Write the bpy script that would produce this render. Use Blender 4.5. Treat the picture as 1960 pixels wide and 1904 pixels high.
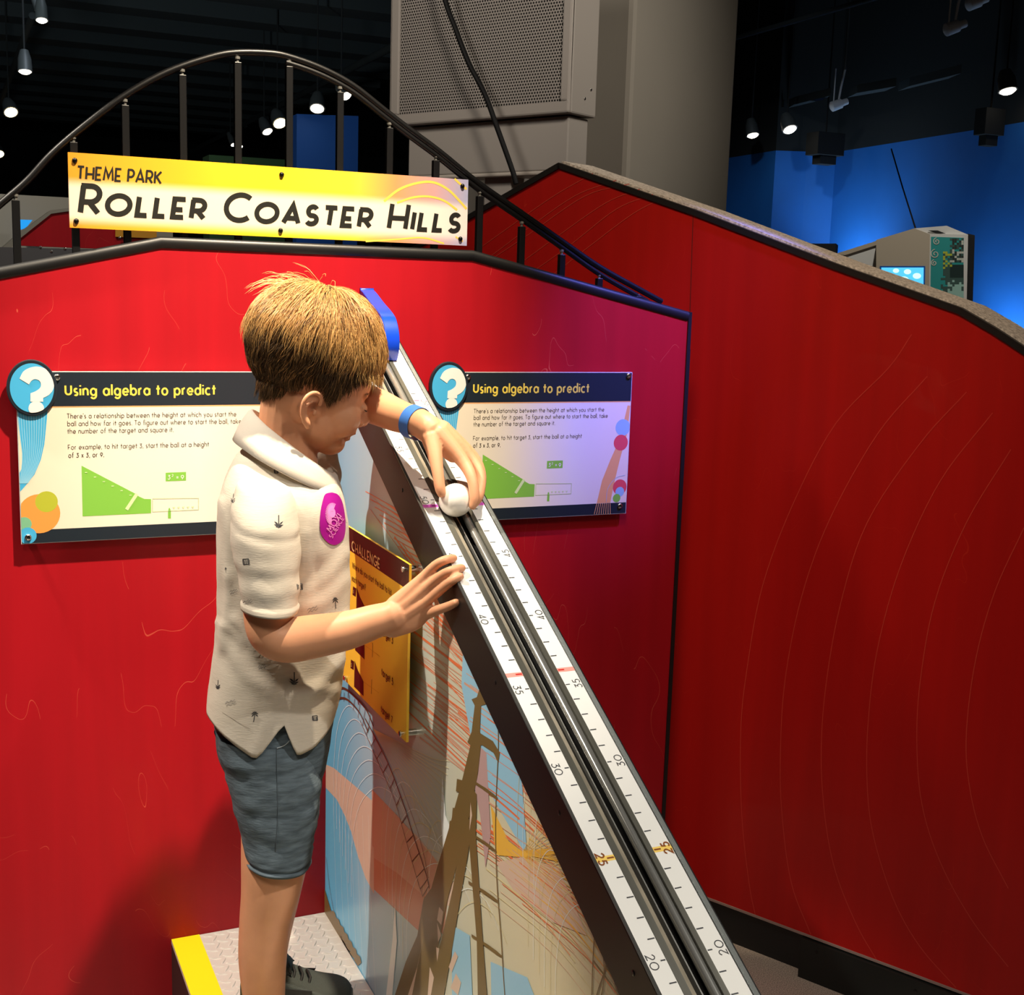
import bpy, bmesh, math, random
import numpy as np
from mathutils import Vector, Matrix
from mathutils.bvhtree import BVHTree

random.seed(7)
np.random.seed(7)
for o in list(bpy.data.objects):
    bpy.data.objects.remove(o, do_unlink=True)
SC = bpy.context.scene
COL = SC.collection
V = Vector

# ------------------------------------------------------------------ camera
# world frame: X along the front red partition (to the right), Y into it (its face is Y = 0), Z up, metres
YAW, PITCH, ROLL = [math.radians(a) for a in (24.495, -9.463, 1.80)]
FPX, CX, CY = 2404.6, 980.0, 952.0
_fw = V((math.sin(YAW) * math.cos(PITCH), math.cos(YAW) * math.cos(PITCH), math.sin(PITCH)))
_rt = V((math.cos(YAW), -math.sin(YAW), 0))
_up = _rt.cross(_fw)
_r2 = math.cos(ROLL) * _rt + math.sin(ROLL) * _up
_u2 = -math.sin(ROLL) * _rt + math.cos(ROLL) * _up


def ray(x, y):
    return _r2 * ((x - CX) / FPX) - _u2 * ((y - CY) / FPX) + _fw


TREAD_Z = 0.25
CAM = V((0, 0, TREAD_Z)) - ray(622, 1745) * 2.55
cam_d = bpy.data.cameras.new('camera')
cam = bpy.data.objects.new('camera', cam_d)
COL.objects.link(cam)
cam.matrix_world = Matrix(((_r2.x, _u2.x, -_fw.x, CAM.x), (_r2.y, _u2.y, -_fw.y, CAM.y), (_r2.z, _u2.z, -_fw.z, CAM.z), (0, 0, 0, 1)))
cam_d.sensor_fit = 'HORIZONTAL'
cam_d.sensor_width = 36.0
cam_d.lens = 36.0 * FPX / 1960.0
cam_d.clip_start = 0.05
cam_d.clip_end = 60
SC.camera = cam

# ------------------------------------------------------------------ view, world, lights
SC.view_settings.view_transform = 'Standard'
SC.view_settings.look = 'None'
SC.view_settings.gamma = 1.0
SC.view_settings.use_curve_mapping = False
SC.view_settings.exposure = 0.0
world = bpy.data.worlds.new('hall_ambient')
SC.world = world
world.use_nodes = True
world.node_tree.nodes['Background'].inputs[0].default_value = (1.0, 0.86, 0.72, 1)
world.node_tree.nodes['Background'].inputs[1].default_value = 0.16


def spot(name, loc, target, power, color, angle, blend=0.5, radius=0.05):
    d = bpy.data.lights.new(name, 'SPOT')
    d.energy = power
    d.color = color
    d.spot_size = math.radians(angle)
    d.spot_blend = blend
    d.shadow_soft_size = radius
    o = bpy.data.objects.new(name, d)
    COL.objects.link(o)
    o.location = loc
    o.rotation_euler = (V(target) - V(loc)).to_track_quat('-Z', 'Y').to_euler()
    return o


WARM = (1.0, 0.84, 0.62)
spot('key_spotlight', (0.16, -0.92, 3.4), (-0.16, -0.13, 1.42), 800, WARM, 37, 1.0, 0.03)
spot('left_spotlight', (-1.5, -0.16, 3.4), (-0.05, -0.45, 0.5), 430, (1.0, 0.89, 0.74), 27, 0.5, 0.03)
spot('track_spotlight_light', (0.95, -2.3, 3.4), (0.1, -1.0, 0.8), 190, (1.0, 0.95, 0.86), 36, 0.8, 0.04)
spot('violet_spotlight', (1.2, -1.0, 3.0), (0.72, 0.0, 1.5), 620, (0.2, 0.2, 1.0), 19, 1.0, 0.05)
spot('side_spotlight', (-0.3, -1.5, 3.7), (1.08, -0.05, 1.3), 165, (1.0, 0.68, 0.44), 32, 1.0, 0.3)
spot('column_fill', (0.3, -2.6, 4.1), (1.05, 1.3, 2.45), 420, (1.0, 0.88, 0.76), 24, 1.0, 0.25)  # added to brighten the column strip that the cabinet leaves dark
spot('partition_fill', (-0.5, 0.9, 3.5), (0.9, 0.25, 1.45), 110, (1.0, 0.72, 0.48), 40, 1.0, 0.15)  # added behind the front partition to lift the dark right-hand one
spot('cabinet_fill', (-1.2, 0.7, 3.6), (0.8, 1.5, 2.3), 110, (1.0, 0.9, 0.8), 50, 1.0, 0.4)  # added to lift the cabinet front out of the dark
spot('column_side_fill', (2.6, -0.6, 3.9), (1.1, 1.2, 2.2), 110, (1.0, 0.92, 0.82), 50, 1.0, 0.3)  # added from the right to brighten the column's side face
spot('added_soft_fill', (-1.4, -3.2, 4.3), (0.0, -0.85, 0.6), 240, (1.0, 0.88, 0.74), 46, 1.0, 0.5)  # added soft fill aimed at the ramp's printed side
spot('added_soft_fill', (0.6, -3.6, 4.3), (0.2, -0.2, 0.9), 30, (1.0, 0.86, 0.72), 80, 1.0, 0.5)  # weak added fill in place of the hall's many ceiling fixtures

# ------------------------------------------------------------------ helpers
def at(x, y, p0, n):
    """point of the plane (p0, n) seen at photo pixel x, y"""
    d = ray(x, y)
    n = V(n)
    return CAM + d * ((V(p0) - CAM).dot(n) / d.dot(n))


def atY(x, y, yy):
    return at(x, y, (0, yy, 0), (0, 1, 0))


def atX(x, y, xx):
    return at(x, y, (xx, 0, 0), (1, 0, 0))


def atZ(x, y, zz):
    return at(x, y, (0, 0, zz), (0, 0, 1))


def lin(c):
    if isinstance(c, str):
        c = [int(c[i:i + 2], 16) / 255 for i in (0, 2, 4)]
    return tuple(((v / 12.92) if v <= 0.04045 else ((v + 0.055) / 1.055) ** 2.4) for v in c[:3]) + (1.0,)


MATS = {}


def mat(name, color='808080', rough=0.5, metal=0.0, emit=None, estr=0.0, noise=None, bump=None, spec=0.5, coat=0.0, trans=0.0, sub=0.0, coord='Object'):
    """noise = (scale, amount, detail, stretch xyz): brightness variation; bump = (scale, strength, stretch)"""
    if name in MATS:
        return MATS[name]
    m = bpy.data.materials.new(name)
    m.use_nodes = True
    nt = m.node_tree
    b = nt.nodes['Principled BSDF']
    b.inputs['Base Color'].default_value = lin(color)
    b.inputs['Roughness'].default_value = rough
    b.inputs['Metallic'].default_value = metal
    b.inputs['Specular IOR Level'].default_value = spec
    b.inputs['Coat Weight'].default_value = coat
    b.inputs['Transmission Weight'].default_value = trans
    if sub:
        b.inputs['Subsurface Weight'].default_value = sub
        b.inputs['Subsurface Radius'].default_value = (0.012, 0.005, 0.003)
        b.inputs['Subsurface Scale'].default_value = 0.5
    if emit:
        b.inputs['Emission Color'].default_value = lin(emit)
        b.inputs['Emission Strength'].default_value = estr

    def tex(scale, stretch, detail=4.0):
        tc = nt.nodes.new('ShaderNodeTexCoord')
        mp = nt.nodes.new('ShaderNodeMapping')
        mp.inputs['Scale'].default_value = stretch
        nt.links.new(tc.outputs[coord], mp.inputs['Vector'])
        n = nt.nodes.new('ShaderNodeTexNoise')
        n.inputs['Scale'].default_value = scale
        n.inputs['Detail'].default_value = detail
        nt.links.new(mp.outputs['Vector'], n.inputs['Vector'])
        return n
    if noise:
        n = tex(noise[0], noise[3] if len(noise) > 3 else (1, 1, 1), noise[2] if len(noise) > 2 else 4)
        r = nt.nodes.new('ShaderNodeMapRange')
        r.inputs['From Min'].default_value = 0.3
        r.inputs['From Max'].default_value = 0.7
        r.inputs['To Min'].default_value = 1 - noise[1]
        r.inputs['To Max'].default_value = 1 + noise[1]
        nt.links.new(n.outputs['Fac'], r.inputs['Value'])
        mx = nt.nodes.new('ShaderNodeMix')
        mx.data_type = 'RGBA'
        mx.blend_type = 'MULTIPLY'
        mx.inputs['Factor'].default_value = 1
        mx.inputs['A'].default_value = lin(color)
        nt.links.new(r.outputs['Result'], mx.inputs['B'])
        nt.links.new(mx.outputs['Result'], b.inputs['Base Color'])
    if bump:
        n = tex(bump[0], bump[2] if len(bump) > 2 else (1, 1, 1))
        bp = nt.nodes.new('ShaderNodeBump')
        bp.inputs['Strength'].default_value = bump[1]
        bp.inputs['Distance'].default_value = 0.002
        nt.links.new(n.outputs['Fac'], bp.inputs['Height'])
        nt.links.new(bp.outputs['Normal'], b.inputs['Normal'])
    MATS[name] = m
    return m


class MB:
    """collects geometry with material slots, then links ONE mesh object"""

    def __init__(s):
        s.v, s.f, s.mi, s.ms = [], [], [], []

    def slot(s, m):
        if m not in s.ms:
            s.ms.append(m)
        return s.ms.index(m)

    def add(s, verts, faces, m):
        k = len(s.v)
        s.v += [tuple(p) for p in verts]
        i = s.slot(m)
        for f in faces:
            s.f.append([k + j for j in f])
            s.mi.append(i)

    def poly(s, pts, m):
        s.add(pts, [list(range(len(pts)))], m)

    def prism(s, pts, ext, m):
        """closed polygon pts extruded by vector ext"""
        n = len(pts)
        e = V(ext)
        vs = [V(p) for p in pts] + [V(p) + e for p in pts]
        fs = [list(range(n))[::-1], [n + i for i in range(n)]]
        fs += [[i, (i + 1) % n, n + (i + 1) % n, n + i] for i in range(n)]
        s.add(vs, fs, m)

    def box(s, c, sz, m, ax=None):
        c = V(c)
        ax = ax or (V((1, 0, 0)), V((0, 1, 0)), V((0, 0, 1)))
        h = [V(a) * (q / 2) for a, q in zip(ax, sz)]
        vs = [c + h[0] * i + h[1] * j + h[2] * k for i in (-1, 1) for j in (-1, 1) for k in (-1, 1)]
        s.add(vs, [[0, 1, 3, 2], [4, 6, 7, 5], [0, 4, 5, 1], [2, 3, 7, 6], [0, 2, 6, 4], [1, 5, 7, 3]], m)

    def rings(s, rings, m, closed=True, caps=True):
        """loft of rings with the same point count"""
        n = len(rings[0])
        vs = [p for r in rings for p in r]
        fs = []
        for a in range(len(rings) - 1):
            for i in range(n if closed else n - 1):
                j = (i + 1) % n
                fs.append([a * n + i, a * n + j, (a + 1) * n + j, (a + 1) * n + i])
        if caps and closed:
            fs.append(list(range(n))[::-1])
            fs.append([(len(rings) - 1) * n + i for i in range(n)])
        s.add(vs, fs, m)

    def tube(s, pts, r, m, n=10, caps=True):
        pts = [V(p) for p in pts]
        rr = r if isinstance(r, (list, tuple)) else [r] * len(pts)
        up = None
        rings = []
        for i, p in enumerate(pts):
            t = (pts[min(i + 1, len(pts) - 1)] - pts[max(i - 1, 0)]).normalized()
            if up is None:
                up = t.orthogonal().normalized()
            up = (up - t * up.dot(t)).normalized()
            b = t.cross(up)
            rings.append([p + (up * math.cos(a) + b * math.sin(a)) * rr[i] for a in [2 * math.pi * k / n for k in range(n)]])
        s.rings(rings, m, True, caps)

    def lathe(s, c, axis, prof, m, n=24):
        """prof = [(distance along axis, radius)]"""
        c, axis = V(c), V(axis).normalized()
        u = axis.orthogonal().normalized()
        w = axis.cross(u)
        s.rings([[c + axis * h + (u * math.cos(2 * math.pi * k / n) + w * math.sin(2 * math.pi * k / n)) * max(r, 1e-5) for k in range(n)] for h, r in prof], m)

    def ribbon(s, pts, w, m, nrm, lift=0.0):
        """flat mitred line of width w (or widths) lying on the plane with normal nrm"""
        nrm = V(nrm).normalized()
        pts = [V(p) + nrm * lift for p in pts]
        if not isinstance(w, (list, tuple)):
            pts = [p for i, p in enumerate(pts) if i == 0 or (p - pts[i - 1]).length > 1e-7]
        n = len(pts)
        if n < 2:
            return
        ww = w if isinstance(w, (list, tuple)) else [w] * n
        closed = n > 3 and (pts[0] - pts[-1]).length < 1e-6
        L, R = [], []
        for i in range(n):
            a = pts[i] - pts[i - 1] if i > 0 else (pts[i] - pts[-2] if closed else None)
            b = pts[i + 1] - pts[i] if i < n - 1 else (pts[1] - pts[0] if closed else None)
            a = a if a is not None else b
            b = b if b is not None else a
            a, b = a.normalized(), b.normalized()
            t = a + b
            t = t.normalized() if t.length > 1e-6 else b
            sd = nrm.cross(t)
            k = max(0.35, abs(sd.dot(nrm.cross(b))))
            L.append(pts[i] + sd * (ww[i] / 2 / k))
            R.append(pts[i] - sd * (ww[i] / 2 / k))
        s.add(L + R, [[n + i, n + i + 1, i + 1, i] for i in range(n - 1)], m)

    def build(s, name, parent=None, smooth=None, bevel=0.0, seg=2, loc=None):
        me = bpy.data.meshes.new(name)
        base = V(loc) if loc is not None else V((0, 0, 0))
        me.from_pydata([tuple(V(p) - base) for p in s.v], [], s.f)
        for m in s.ms:
            me.materials.append(m)
        me.polygons.foreach_set('material_index', s.mi)
        me.update()
        if bevel or smooth is not None:
            bm = bmesh.new()
            bm.from_mesh(me)
            bmesh.ops.remove_doubles(bm, verts=bm.verts, dist=1e-6)
            if len(bm.faces) and bevel:
                bmesh.ops.recalc_face_normals(bm, faces=bm.faces)
            bm.to_mesh(me)
            bm.free()
        if smooth is not None:
            me.polygons.foreach_set('use_smooth', [True] * len(me.polygons))
            if smooth < 180:
                me.set_sharp_from_angle(angle=math.radians(smooth))
        o = bpy.data.objects.new(name, me)
        COL.objects.link(o)
        o.location = base
        if bevel:
            md = o.modifiers.new('bevel', 'BEVEL')
            md.width = bevel
            md.segments = seg
            md.limit_method = 'ANGLE'
        if parent:
            attach(o, parent)
        return o


def attach(o, parent):
    o.parent = parent
    o.matrix_parent_inverse = Matrix.Translation(-parent.location)
    return o


def thing(name, loc, label, cat, group=None):
    o = bpy.data.objects.new(name, None)
    COL.objects.link(o)
    o.location = loc
    o.empty_display_size = 0.1
    return tag(o, label, cat, group)


def tag(o, label=None, cat=None, group=None, kind=None):
    for k, v in (('label', label), ('category', cat), ('group', group), ('kind', kind)):
        if v:
            o[k] = v
    return o


def copy_thing(src, loc):
    """a copy of a thing with copies of its parts and sub-parts (mesh data shared)"""
    r = src.copy()
    COL.objects.link(r)
    r.location = loc
    for ch in src.children:
        c = ch.copy()
        COL.objects.link(c)
        c.parent = r
        c.matrix_parent_inverse = ch.matrix_parent_inverse.copy()
        for g in ch.children:
            d = g.copy()
            COL.objects.link(d)
            d.parent = c
            d.matrix_parent_inverse = g.matrix_parent_inverse.copy()
    return r


def spline(pts, n=8):
    """Catmull-Rom through points of any dimension"""
    P = [np.array(p, float) for p in pts]
    P = [2 * P[0] - P[1]] + P + [2 * P[-1] - P[-2]]
    out = []
    for i in range(1, len(P) - 2):
        for k in range(n):
            t = k / n
            a, b, c, d = P[i - 1], P[i], P[i + 1], P[i + 2]
            out.append(0.5 * (2 * b + (c - a) * t + (2 * a - 5 * b + 4 * c - d) * t * t + (3 * b - a - 3 * c + d) * t ** 3))
    out.append(P[-2])
    return [tuple(q) for q in out]


# ------------------------------------------------------------------ stroke lettering (geometric sans)
def arc(cx, cy, rx, ry, a0, a1, n=14):
    return [(cx + rx * math.cos(math.radians(a0 + (a1 - a0) * k / n)), cy + ry * math.sin(math.radians(a0 + (a1 - a0) * k / n))) for k in range(n + 1)]


X = 0.62
GL = {
    'A': (0.74, [[(0.0, 0), (0.37, 1), (0.74, 0)], [(0.12, 0.27), (0.62, 0.27)]]),
    'C': (0.84, [arc(0.5, 0.5, 0.5, 0.5, 48, 312, 26)]),
    'E': (0.5, [[(0.5, 1), (0, 1), (0, 0), (0.5, 0)], [(0, 0.42), (0.42, 0.42)]]),
    'F': (0.5, [[(0.5, 1), (0, 1), (0, 0)], [(0, 0.42), (0.42, 0.42)]]),
    'G': (0.9, [arc(0.5, 0.5, 0.5, 0.5, 48, 352, 28) + [(0.56, 0.43)]]),
    'H': (0.66, [[(0, 0), (0, 1)], [(0.66, 0), (0.66, 1)], [(0, 0.42), (0.66, 0.42)]]),
    'I': (0.0, [[(0, 0), (0, 1)]]),
    'K': (0.6, [[(0, 0), (0, 1)], [(0.58, 1), (0.02, 0.42)], [(0.16, 0.55), (0.6, 0)]]),
    'L': (0.44, [[(0, 1), (0, 0), (0.44, 0)]]),
    'M': (0.88, [[(0.0, 0), (0.12, 1), (0.44, 0.25), (0.76, 1), (0.88, 0)]]),
    'N': (0.68, [[(0, 0), (0, 1), (0.68, 0), (0.68, 1)]]),
    'O': (1.0, [arc(0.5, 0.5, 0.5, 0.5, 0, 360, 36)]),
    'P': (0.54, [[(0, 0), (0, 1)], [(-0.07, 1), (0.26, 1)] + arc(0.26, 0.7, 0.28, 0.3, 90, -90, 12) + [(0, 0.4)]]),
    'R': (0.58, [[(0, 0), (0, 1)], [(-0.07, 1), (0.27, 1)] + arc(0.27, 0.7, 0.29, 0.3, 90, -90, 12) + [(0, 0.4)], [(0.25, 0.4), (0.58, 0)]]),
    'S': (0.52, [arc(0.27, 0.74, 0.22, 0.26, 30, 270, 14)[:-1] + arc(0.27, 0.245, 0.255, 0.245, 90, -150, 14)]),
    'T': (0.6, [[(0, 1), (0.6, 1)], [(0.3, 1), (0.3, 0)]]),
    'U': (0.62, [[(0, 1), (0, 0.31)] + arc(0.31, 0.31, 0.31, 0.31, 180, 360, 14) + [(0.62, 1)]]),
    'W': (1.0, [[(0, 1), (0.24, 0), (0.5, 0.9), (0.76, 0), (1, 1)]]),
    'a': (0.6, [arc(0.3, 0.31, 0.3, 0.31, 0, 360, 24), [(0.6, X), (0.6, 0)]]),
    'b': (0.6, [arc(0.3, 0.31, 0.3, 0.31, 0, 360, 24), [(0.0, 1.02), (0.0, 0)]]),
    'c': (0.5, [arc(0.3, 0.31, 0.3, 0.31, 50, 310, 18)]),
    'd': (0.6, [arc(0.3, 0.31, 0.3, 0.31, 0, 360, 24), [(0.6, 1.02), (0.6, 0)]]),
    'e': (0.58, [[(0.02, 0.3), (0.58, 0.3)] + arc(0.3, 0.31, 0.29, 0.31, 0, 320, 20)]),
    'f': (0.32, [arc(0.34, 0.84, 0.2, 0.18, 75, 180, 8) + [(0.14, 0)], [(0, X), (0.32, X)]]),
    'g': (0.6, [arc(0.3, 0.31, 0.3, 0.31, 0, 360, 24), [(0.6, X), (0.6, -0.02)] + arc(0.3, -0.02, 0.3, 0.28, 0, -150, 12)]),
    'h': (0.52, [[(0, 0), (0, 1.02)], arc(0.26, 0.36, 0.26, 0.26, 180, 0, 12) + [(0.52, 0)]]),
    'i': (0.0, [[(0, 0), (0, X)], [(0, 0.82), (0, 0.93)]]),
    'k': (0.46, [[(0, 0), (0, 1.02)], [(0.44, X), (0.02, 0.25)], [(0.14, 0.37), (0.46, 0)]]),
    'l': (0.0, [[(0, 0), (0, 1.02)]]),
    'm': (0.84, [[(0, 0), (0, X)], arc(0.21, 0.41, 0.21, 0.21, 180, 0, 10) + [(0.42, 0)], arc(0.63, 0.41, 0.21, 0.21, 180, 0, 10) + [(0.84, 0)]]),
    'n': (0.5, [[(0, 0), (0, X)], arc(0.25, 0.37, 0.25, 0.25, 180, 0, 12) + [(0.5, 0)]]),
    'o': (0.6, [arc(0.3, 0.31, 0.3, 0.31, 0, 360, 24)]),
    'p': (0.6, [arc(0.3, 0.31, 0.3, 0.31, 0, 360, 24), [(0.0, X), (0.0, -0.32)]]),
    'q': (0.6, [arc(0.3, 0.31, 0.3, 0.31, 0, 360, 24), [(0.6, X), (0.6, -0.32)]]),
    'r': (0.28, [[(0, 0), (0, X)], arc(0.24, 0.36, 0.24, 0.26, 180, 80, 8)]),
    's': (0.36, [arc(0.19, 0.46, 0.15, 0.16, 35, 270, 10)[:-1] + arc(0.19, 0.15, 0.17, 0.15, 90, -145, 10)]),
    't': (0.3, [[(0.15, 0.9), (0.15, 0)], [(-0.06, X - 0.03), (0.36, X - 0.03)]]),
    'u': (0.5, [[(0, X), (0, 0.25)] + arc(0.25, 0.25, 0.25, 0.25, 180, 360, 12), [(0.5, X), (0.5, 0)]]),
    'w': (0.8, [[(0, X), (0.2, 0), (0.4, 0.56), (0.6, 0), (0.8, X)]]),
    'x': (0.4, [[(0, X), (0.4, 0)], [(0.4, X), (0, 0)]]),
    'y': (0.5, [[(0, X), (0.26, 0.04)], [(0.5, X), (0.12, -0.32)]]),
    '0': (0.74, [arc(0.37, 0.42, 0.37, 0.42, 0, 360, 28)]),
    '1': (0.1, [[(0, 0.72), (0.1, 0.84), (0.1, 0)]]),
    '2': (0.52, [arc(0.25, 0.6, 0.24, 0.26, 165, -20, 10) + [(0.0, 0.0), (0.52, 0)]]),
    '3': (0.5, [[(0.04, 0.84), (0.46, 0.84), (0.2, 0.52)] + arc(0.22, 0.26, 0.27, 0.26, 90, -150, 12)]),
    '4': (0.56, [[(0.42, 0), (0.42, 0.84), (0.0, 0.2), (0.56, 0.2)]]),
    '5': (0.5, [[(0.46, 0.84), (0.12, 0.84), (0.07, 0.5)] + arc(0.22, 0.26, 0.27, 0.27, 110, -150, 12)]),
    '6': (0.54, [[(0.34, 0.84), (0.06, 0.4)], arc(0.27, 0.27, 0.27, 0.27, 0, 360, 20)]),
    '7': (0.5, [[(0.0, 0.84), (0.5, 0.84), (0.14, 0)]]),
    '9': (0.54, [[(0.2, 0.0), (0.48, 0.44)], arc(0.27, 0.57, 0.27, 0.27, 0, 360, 20)]),
    '.': (0.0, [[(0, -0.05), (0, 0.06)]]), ',': (0.04, [[(0.04, 0.06), (0, -0.14)]]),
    "'": (0.0, [[(0, 0.78), (0, 1.0)]]), '=': (0.42, [[(0, 0.28), (0.42, 0.28)], [(0, 0.52), (0.42, 0.52)]]),
    '?': (0.0, []), ' ': (0.2, []),
}
GL['?'] = (0.46, [arc(0.22, 0.76, 0.22, 0.22, 170, -60, 12) + [(0.22, 0.46), (0.22, 0.26)], [(0.22, 0.0), (0.22, 0.1)]])


def text_width(t, w, gap, small=None):
    x = 0
    for ch in t:
        k = 1.0
        c = ch
        if small and ch.islower():
            c, k = ch.upper(), small
        x += GL[c][0] * k + (w + gap)
    return x - gap


def letter(mb, t, org, ux, uy, size, m, w=0.12, gap=0.12, small=None, slant=0.0, lift=0.0, width=None, sx=1.0):
    """strokes of text t on a plane: org = left end of the baseline, ux/uy unit vectors, size = cap height"""
    ux, uy, org = V(ux), V(uy), V(org)
    nrm = ux.cross(uy)
    if width:
        sx = width / (text_width(t, w, gap, small) * size)
    x = w / 2
    nst = 0
    for ch in t:
        k, c = 1.0, ch
        if small and ch.islower():
            c, k = ch.upper(), small
        adv, strokes = GL[c]
        for st in strokes:
            P = [org + ux * ((x + px * k + slant * (py * k)) * size * sx) + uy * ((py * (k - w) / 1.0 + w / 2 if c.isupper() else py * k) * size) for px, py in st]
            nst = (nst + 1) % 3
            mb.ribbon(P, w * size * (1 if k == 1 else 0.96), m, nrm, lift + nst * 0.00002)
        x += adv * k + w + gap
    return x
# ------------------------------------------------------------------ materials
def red_veneer(name, base, line):
    """stained plywood: faint vertical grain and thin pale wandering growth lines"""
    m = mat(name, base, 0.45, spec=0.3, coat=0.03)
    nt = m.node_tree
    b = nt.nodes['Principled BSDF']
    tc = nt.nodes.new('ShaderNodeTexCoord')

    def noise(scale, st, detail, dist=0.0):
        mp = nt.nodes.new('ShaderNodeMapping')
        mp.inputs['Scale'].default_value = st
        n = nt.nodes.new('ShaderNodeTexNoise')
        n.inputs['Scale'].default_value = scale
        n.inputs['Detail'].default_value = detail
        n.inputs['Distortion'].default_value = dist
        nt.links.new(tc.outputs['Object'], mp.inputs['Vector'])
        nt.links.new(mp.outputs['Vector'], n.inputs['Vector'])
        return n.outputs['Fac']

    def math_(op, a, v=None, w=None):
        n = nt.nodes.new('ShaderNodeMath')
        n.operation = op
        nt.links.new(a, n.inputs[0])
        if v is not None:
            n.inputs[1].default_value = v
        if w is not None:
            n.inputs[2].default_value = w
        return n.outputs[0]
    f = noise(3.2, (1, 1, 0.42), 3.0, 0.4)
    fr = math_('FRACT', math_('MULTIPLY', f, 13.0))
    ln = math_('LESS_THAN', math_('ABSOLUTE', math_('SUBTRACT', fr, 0.5)), 0.004)
    gate = math_('GREATER_THAN', noise(5.0, (1, 1, 1), 1.0), 0.52)
    g2 = nt.nodes.new('ShaderNodeMath')
    g2.operation = 'MULTIPLY'
    nt.links.new(ln, g2.inputs[0])
    nt.links.new(gate, g2.inputs[1])
    k = math_('MULTIPLY', g2.outputs[0], 0.3)
    mx = nt.nodes.new('ShaderNodeMix')
    mx.data_type = 'RGBA'
    mx.inputs['A'].default_value = lin(base)
    mx.inputs['B'].default_value = lin(line)
    nt.links.new(k, mx.inputs['Factor'])
    gr = noise(26, (1, 1, 0.05), 3.0)
    r = nt.nodes.new('ShaderNodeMapRange')
    r.inputs['To Min'].default_value = 0.84
    r.inputs['To Max'].default_value = 1.16
    nt.links.new(gr, r.inputs['Value'])
    mm = nt.nodes.new('ShaderNodeMix')
    mm.data_type = 'RGBA'
    mm.blend_type = 'MULTIPLY'
    mm.inputs['Factor'].default_value = 1
    nt.links.new(mx.outputs['Result'], mm.inputs['A'])
    nt.links.new(r.outputs['Result'], mm.inputs['B'])
    nt.links.new(mm.outputs['Result'], b.inputs['Base Color'])
    return m


def ramp_print(name, stops, axis, lo, hi, rough=0.4, wob=0.0, second=None):
    """printed colour blend along a direction of object space; second = (colour, axis, centre, half width, strength) soft band"""
    m = mat(name, 'ffffff', rough)
    nt = m.node_tree
    b = nt.nodes['Principled BSDF']
    tc = nt.nodes.new('ShaderNodeTexCoord')

    def along(ax):
        d = nt.nodes.new('ShaderNodeVectorMath')
        d.operation = 'DOT_PRODUCT'
        nt.links.new(tc.outputs['Object'], d.inputs[0])
        d.inputs[1].default_value = ax
        return d.outputs['Value']
    src = along(axis)
    if wob:
        n = nt.nodes.new('ShaderNodeTexNoise')
        n.inputs['Scale'].default_value = 5
        n.inputs['Detail'].default_value = 2
        nt.links.new(tc.outputs['Object'], n.inputs['Vector'])
        ad = nt.nodes.new('ShaderNodeMath')
        ad.operation = 'MULTIPLY_ADD'
        nt.links.new(n.outputs['Fac'], ad.inputs[0])
        ad.inputs[1].default_value = wob
        nt.links.new(src, ad.inputs[2])
        src = ad.outputs[0]
    r = nt.nodes.new('ShaderNodeMapRange')
    r.inputs['From Min'].default_value = lo
    r.inputs['From Max'].default_value = hi
    nt.links.new(src, r.inputs['Value'])
    cr = nt.nodes.new('ShaderNodeValToRGB')
    e = cr.color_ramp.elements
    while len(e) > 1:
        e.remove(e[-1])
    e[0].position, e[0].color = stops[0][0], lin(stops[0][1])
    for p, c in stops[1:]:
        q = e.new(p)
        q.color = lin(c)
    nt.links.new(r.outputs['Result'], cr.inputs['Fac'])
    out = cr.outputs['Color']
    if second:
        c, ax, cen, hw, stg = second
        a = along(ax)
        s = nt.nodes.new('ShaderNodeMath')
        s.operation = 'SUBTRACT'
        nt.links.new(a, s.inputs[0])
        s.inputs[1].default_value = cen
        ab = nt.nodes.new('ShaderNodeMath')
        ab.operation = 'ABSOLUTE'
        nt.links.new(s.outputs[0], ab.inputs[0])
        mr = nt.nodes.new('ShaderNodeMapRange')
        mr.interpolation_type = 'SMOOTHSTEP'
        mr.inputs['From Min'].default_value = hw * 0.5
        mr.inputs['From Max'].default_value = hw
        mr.inputs['To Min'].default_value = stg
        mr.inputs['To Max'].default_value = 0
        nt.links.new(ab.outputs[0], mr.inputs['Value'])
        mx = nt.nodes.new('ShaderNodeMix')
        mx.data_type = 'RGBA'
        nt.links.new(mr.outputs['Result'], mx.inputs['Factor'])
        nt.links.new(out, mx.inputs['A'])
        mx.inputs['B'].default_value = lin(c)
        out = mx.outputs['Result']
    nt.links.new(out, b.inputs['Base Color'])
    return m


RED = red_veneer('red_stained_plywood', 'ae101e', 'ff8a6a')
RED2 = red_veneer('dark_red_stained_plywood', 'b41410', 'd8402a')
BLACK = mat('black_edge_rubber', '17181a', 0.42)
BLACKM = mat('black_painted_steel', '0b0b0d', 0.38, spec=0.4)
STEEL = mat('brushed_steel', '9a9a96', 0.3, 0.6)
CHROME = mat('bright_steel', 'd8d8d4', 0.16, 1.0)
WHITEP = mat('white_laminate', 'f0f0ec', 0.35)
SCREW = mat('black_screw', '1b1b1b', 0.3, 0.6)

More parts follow.
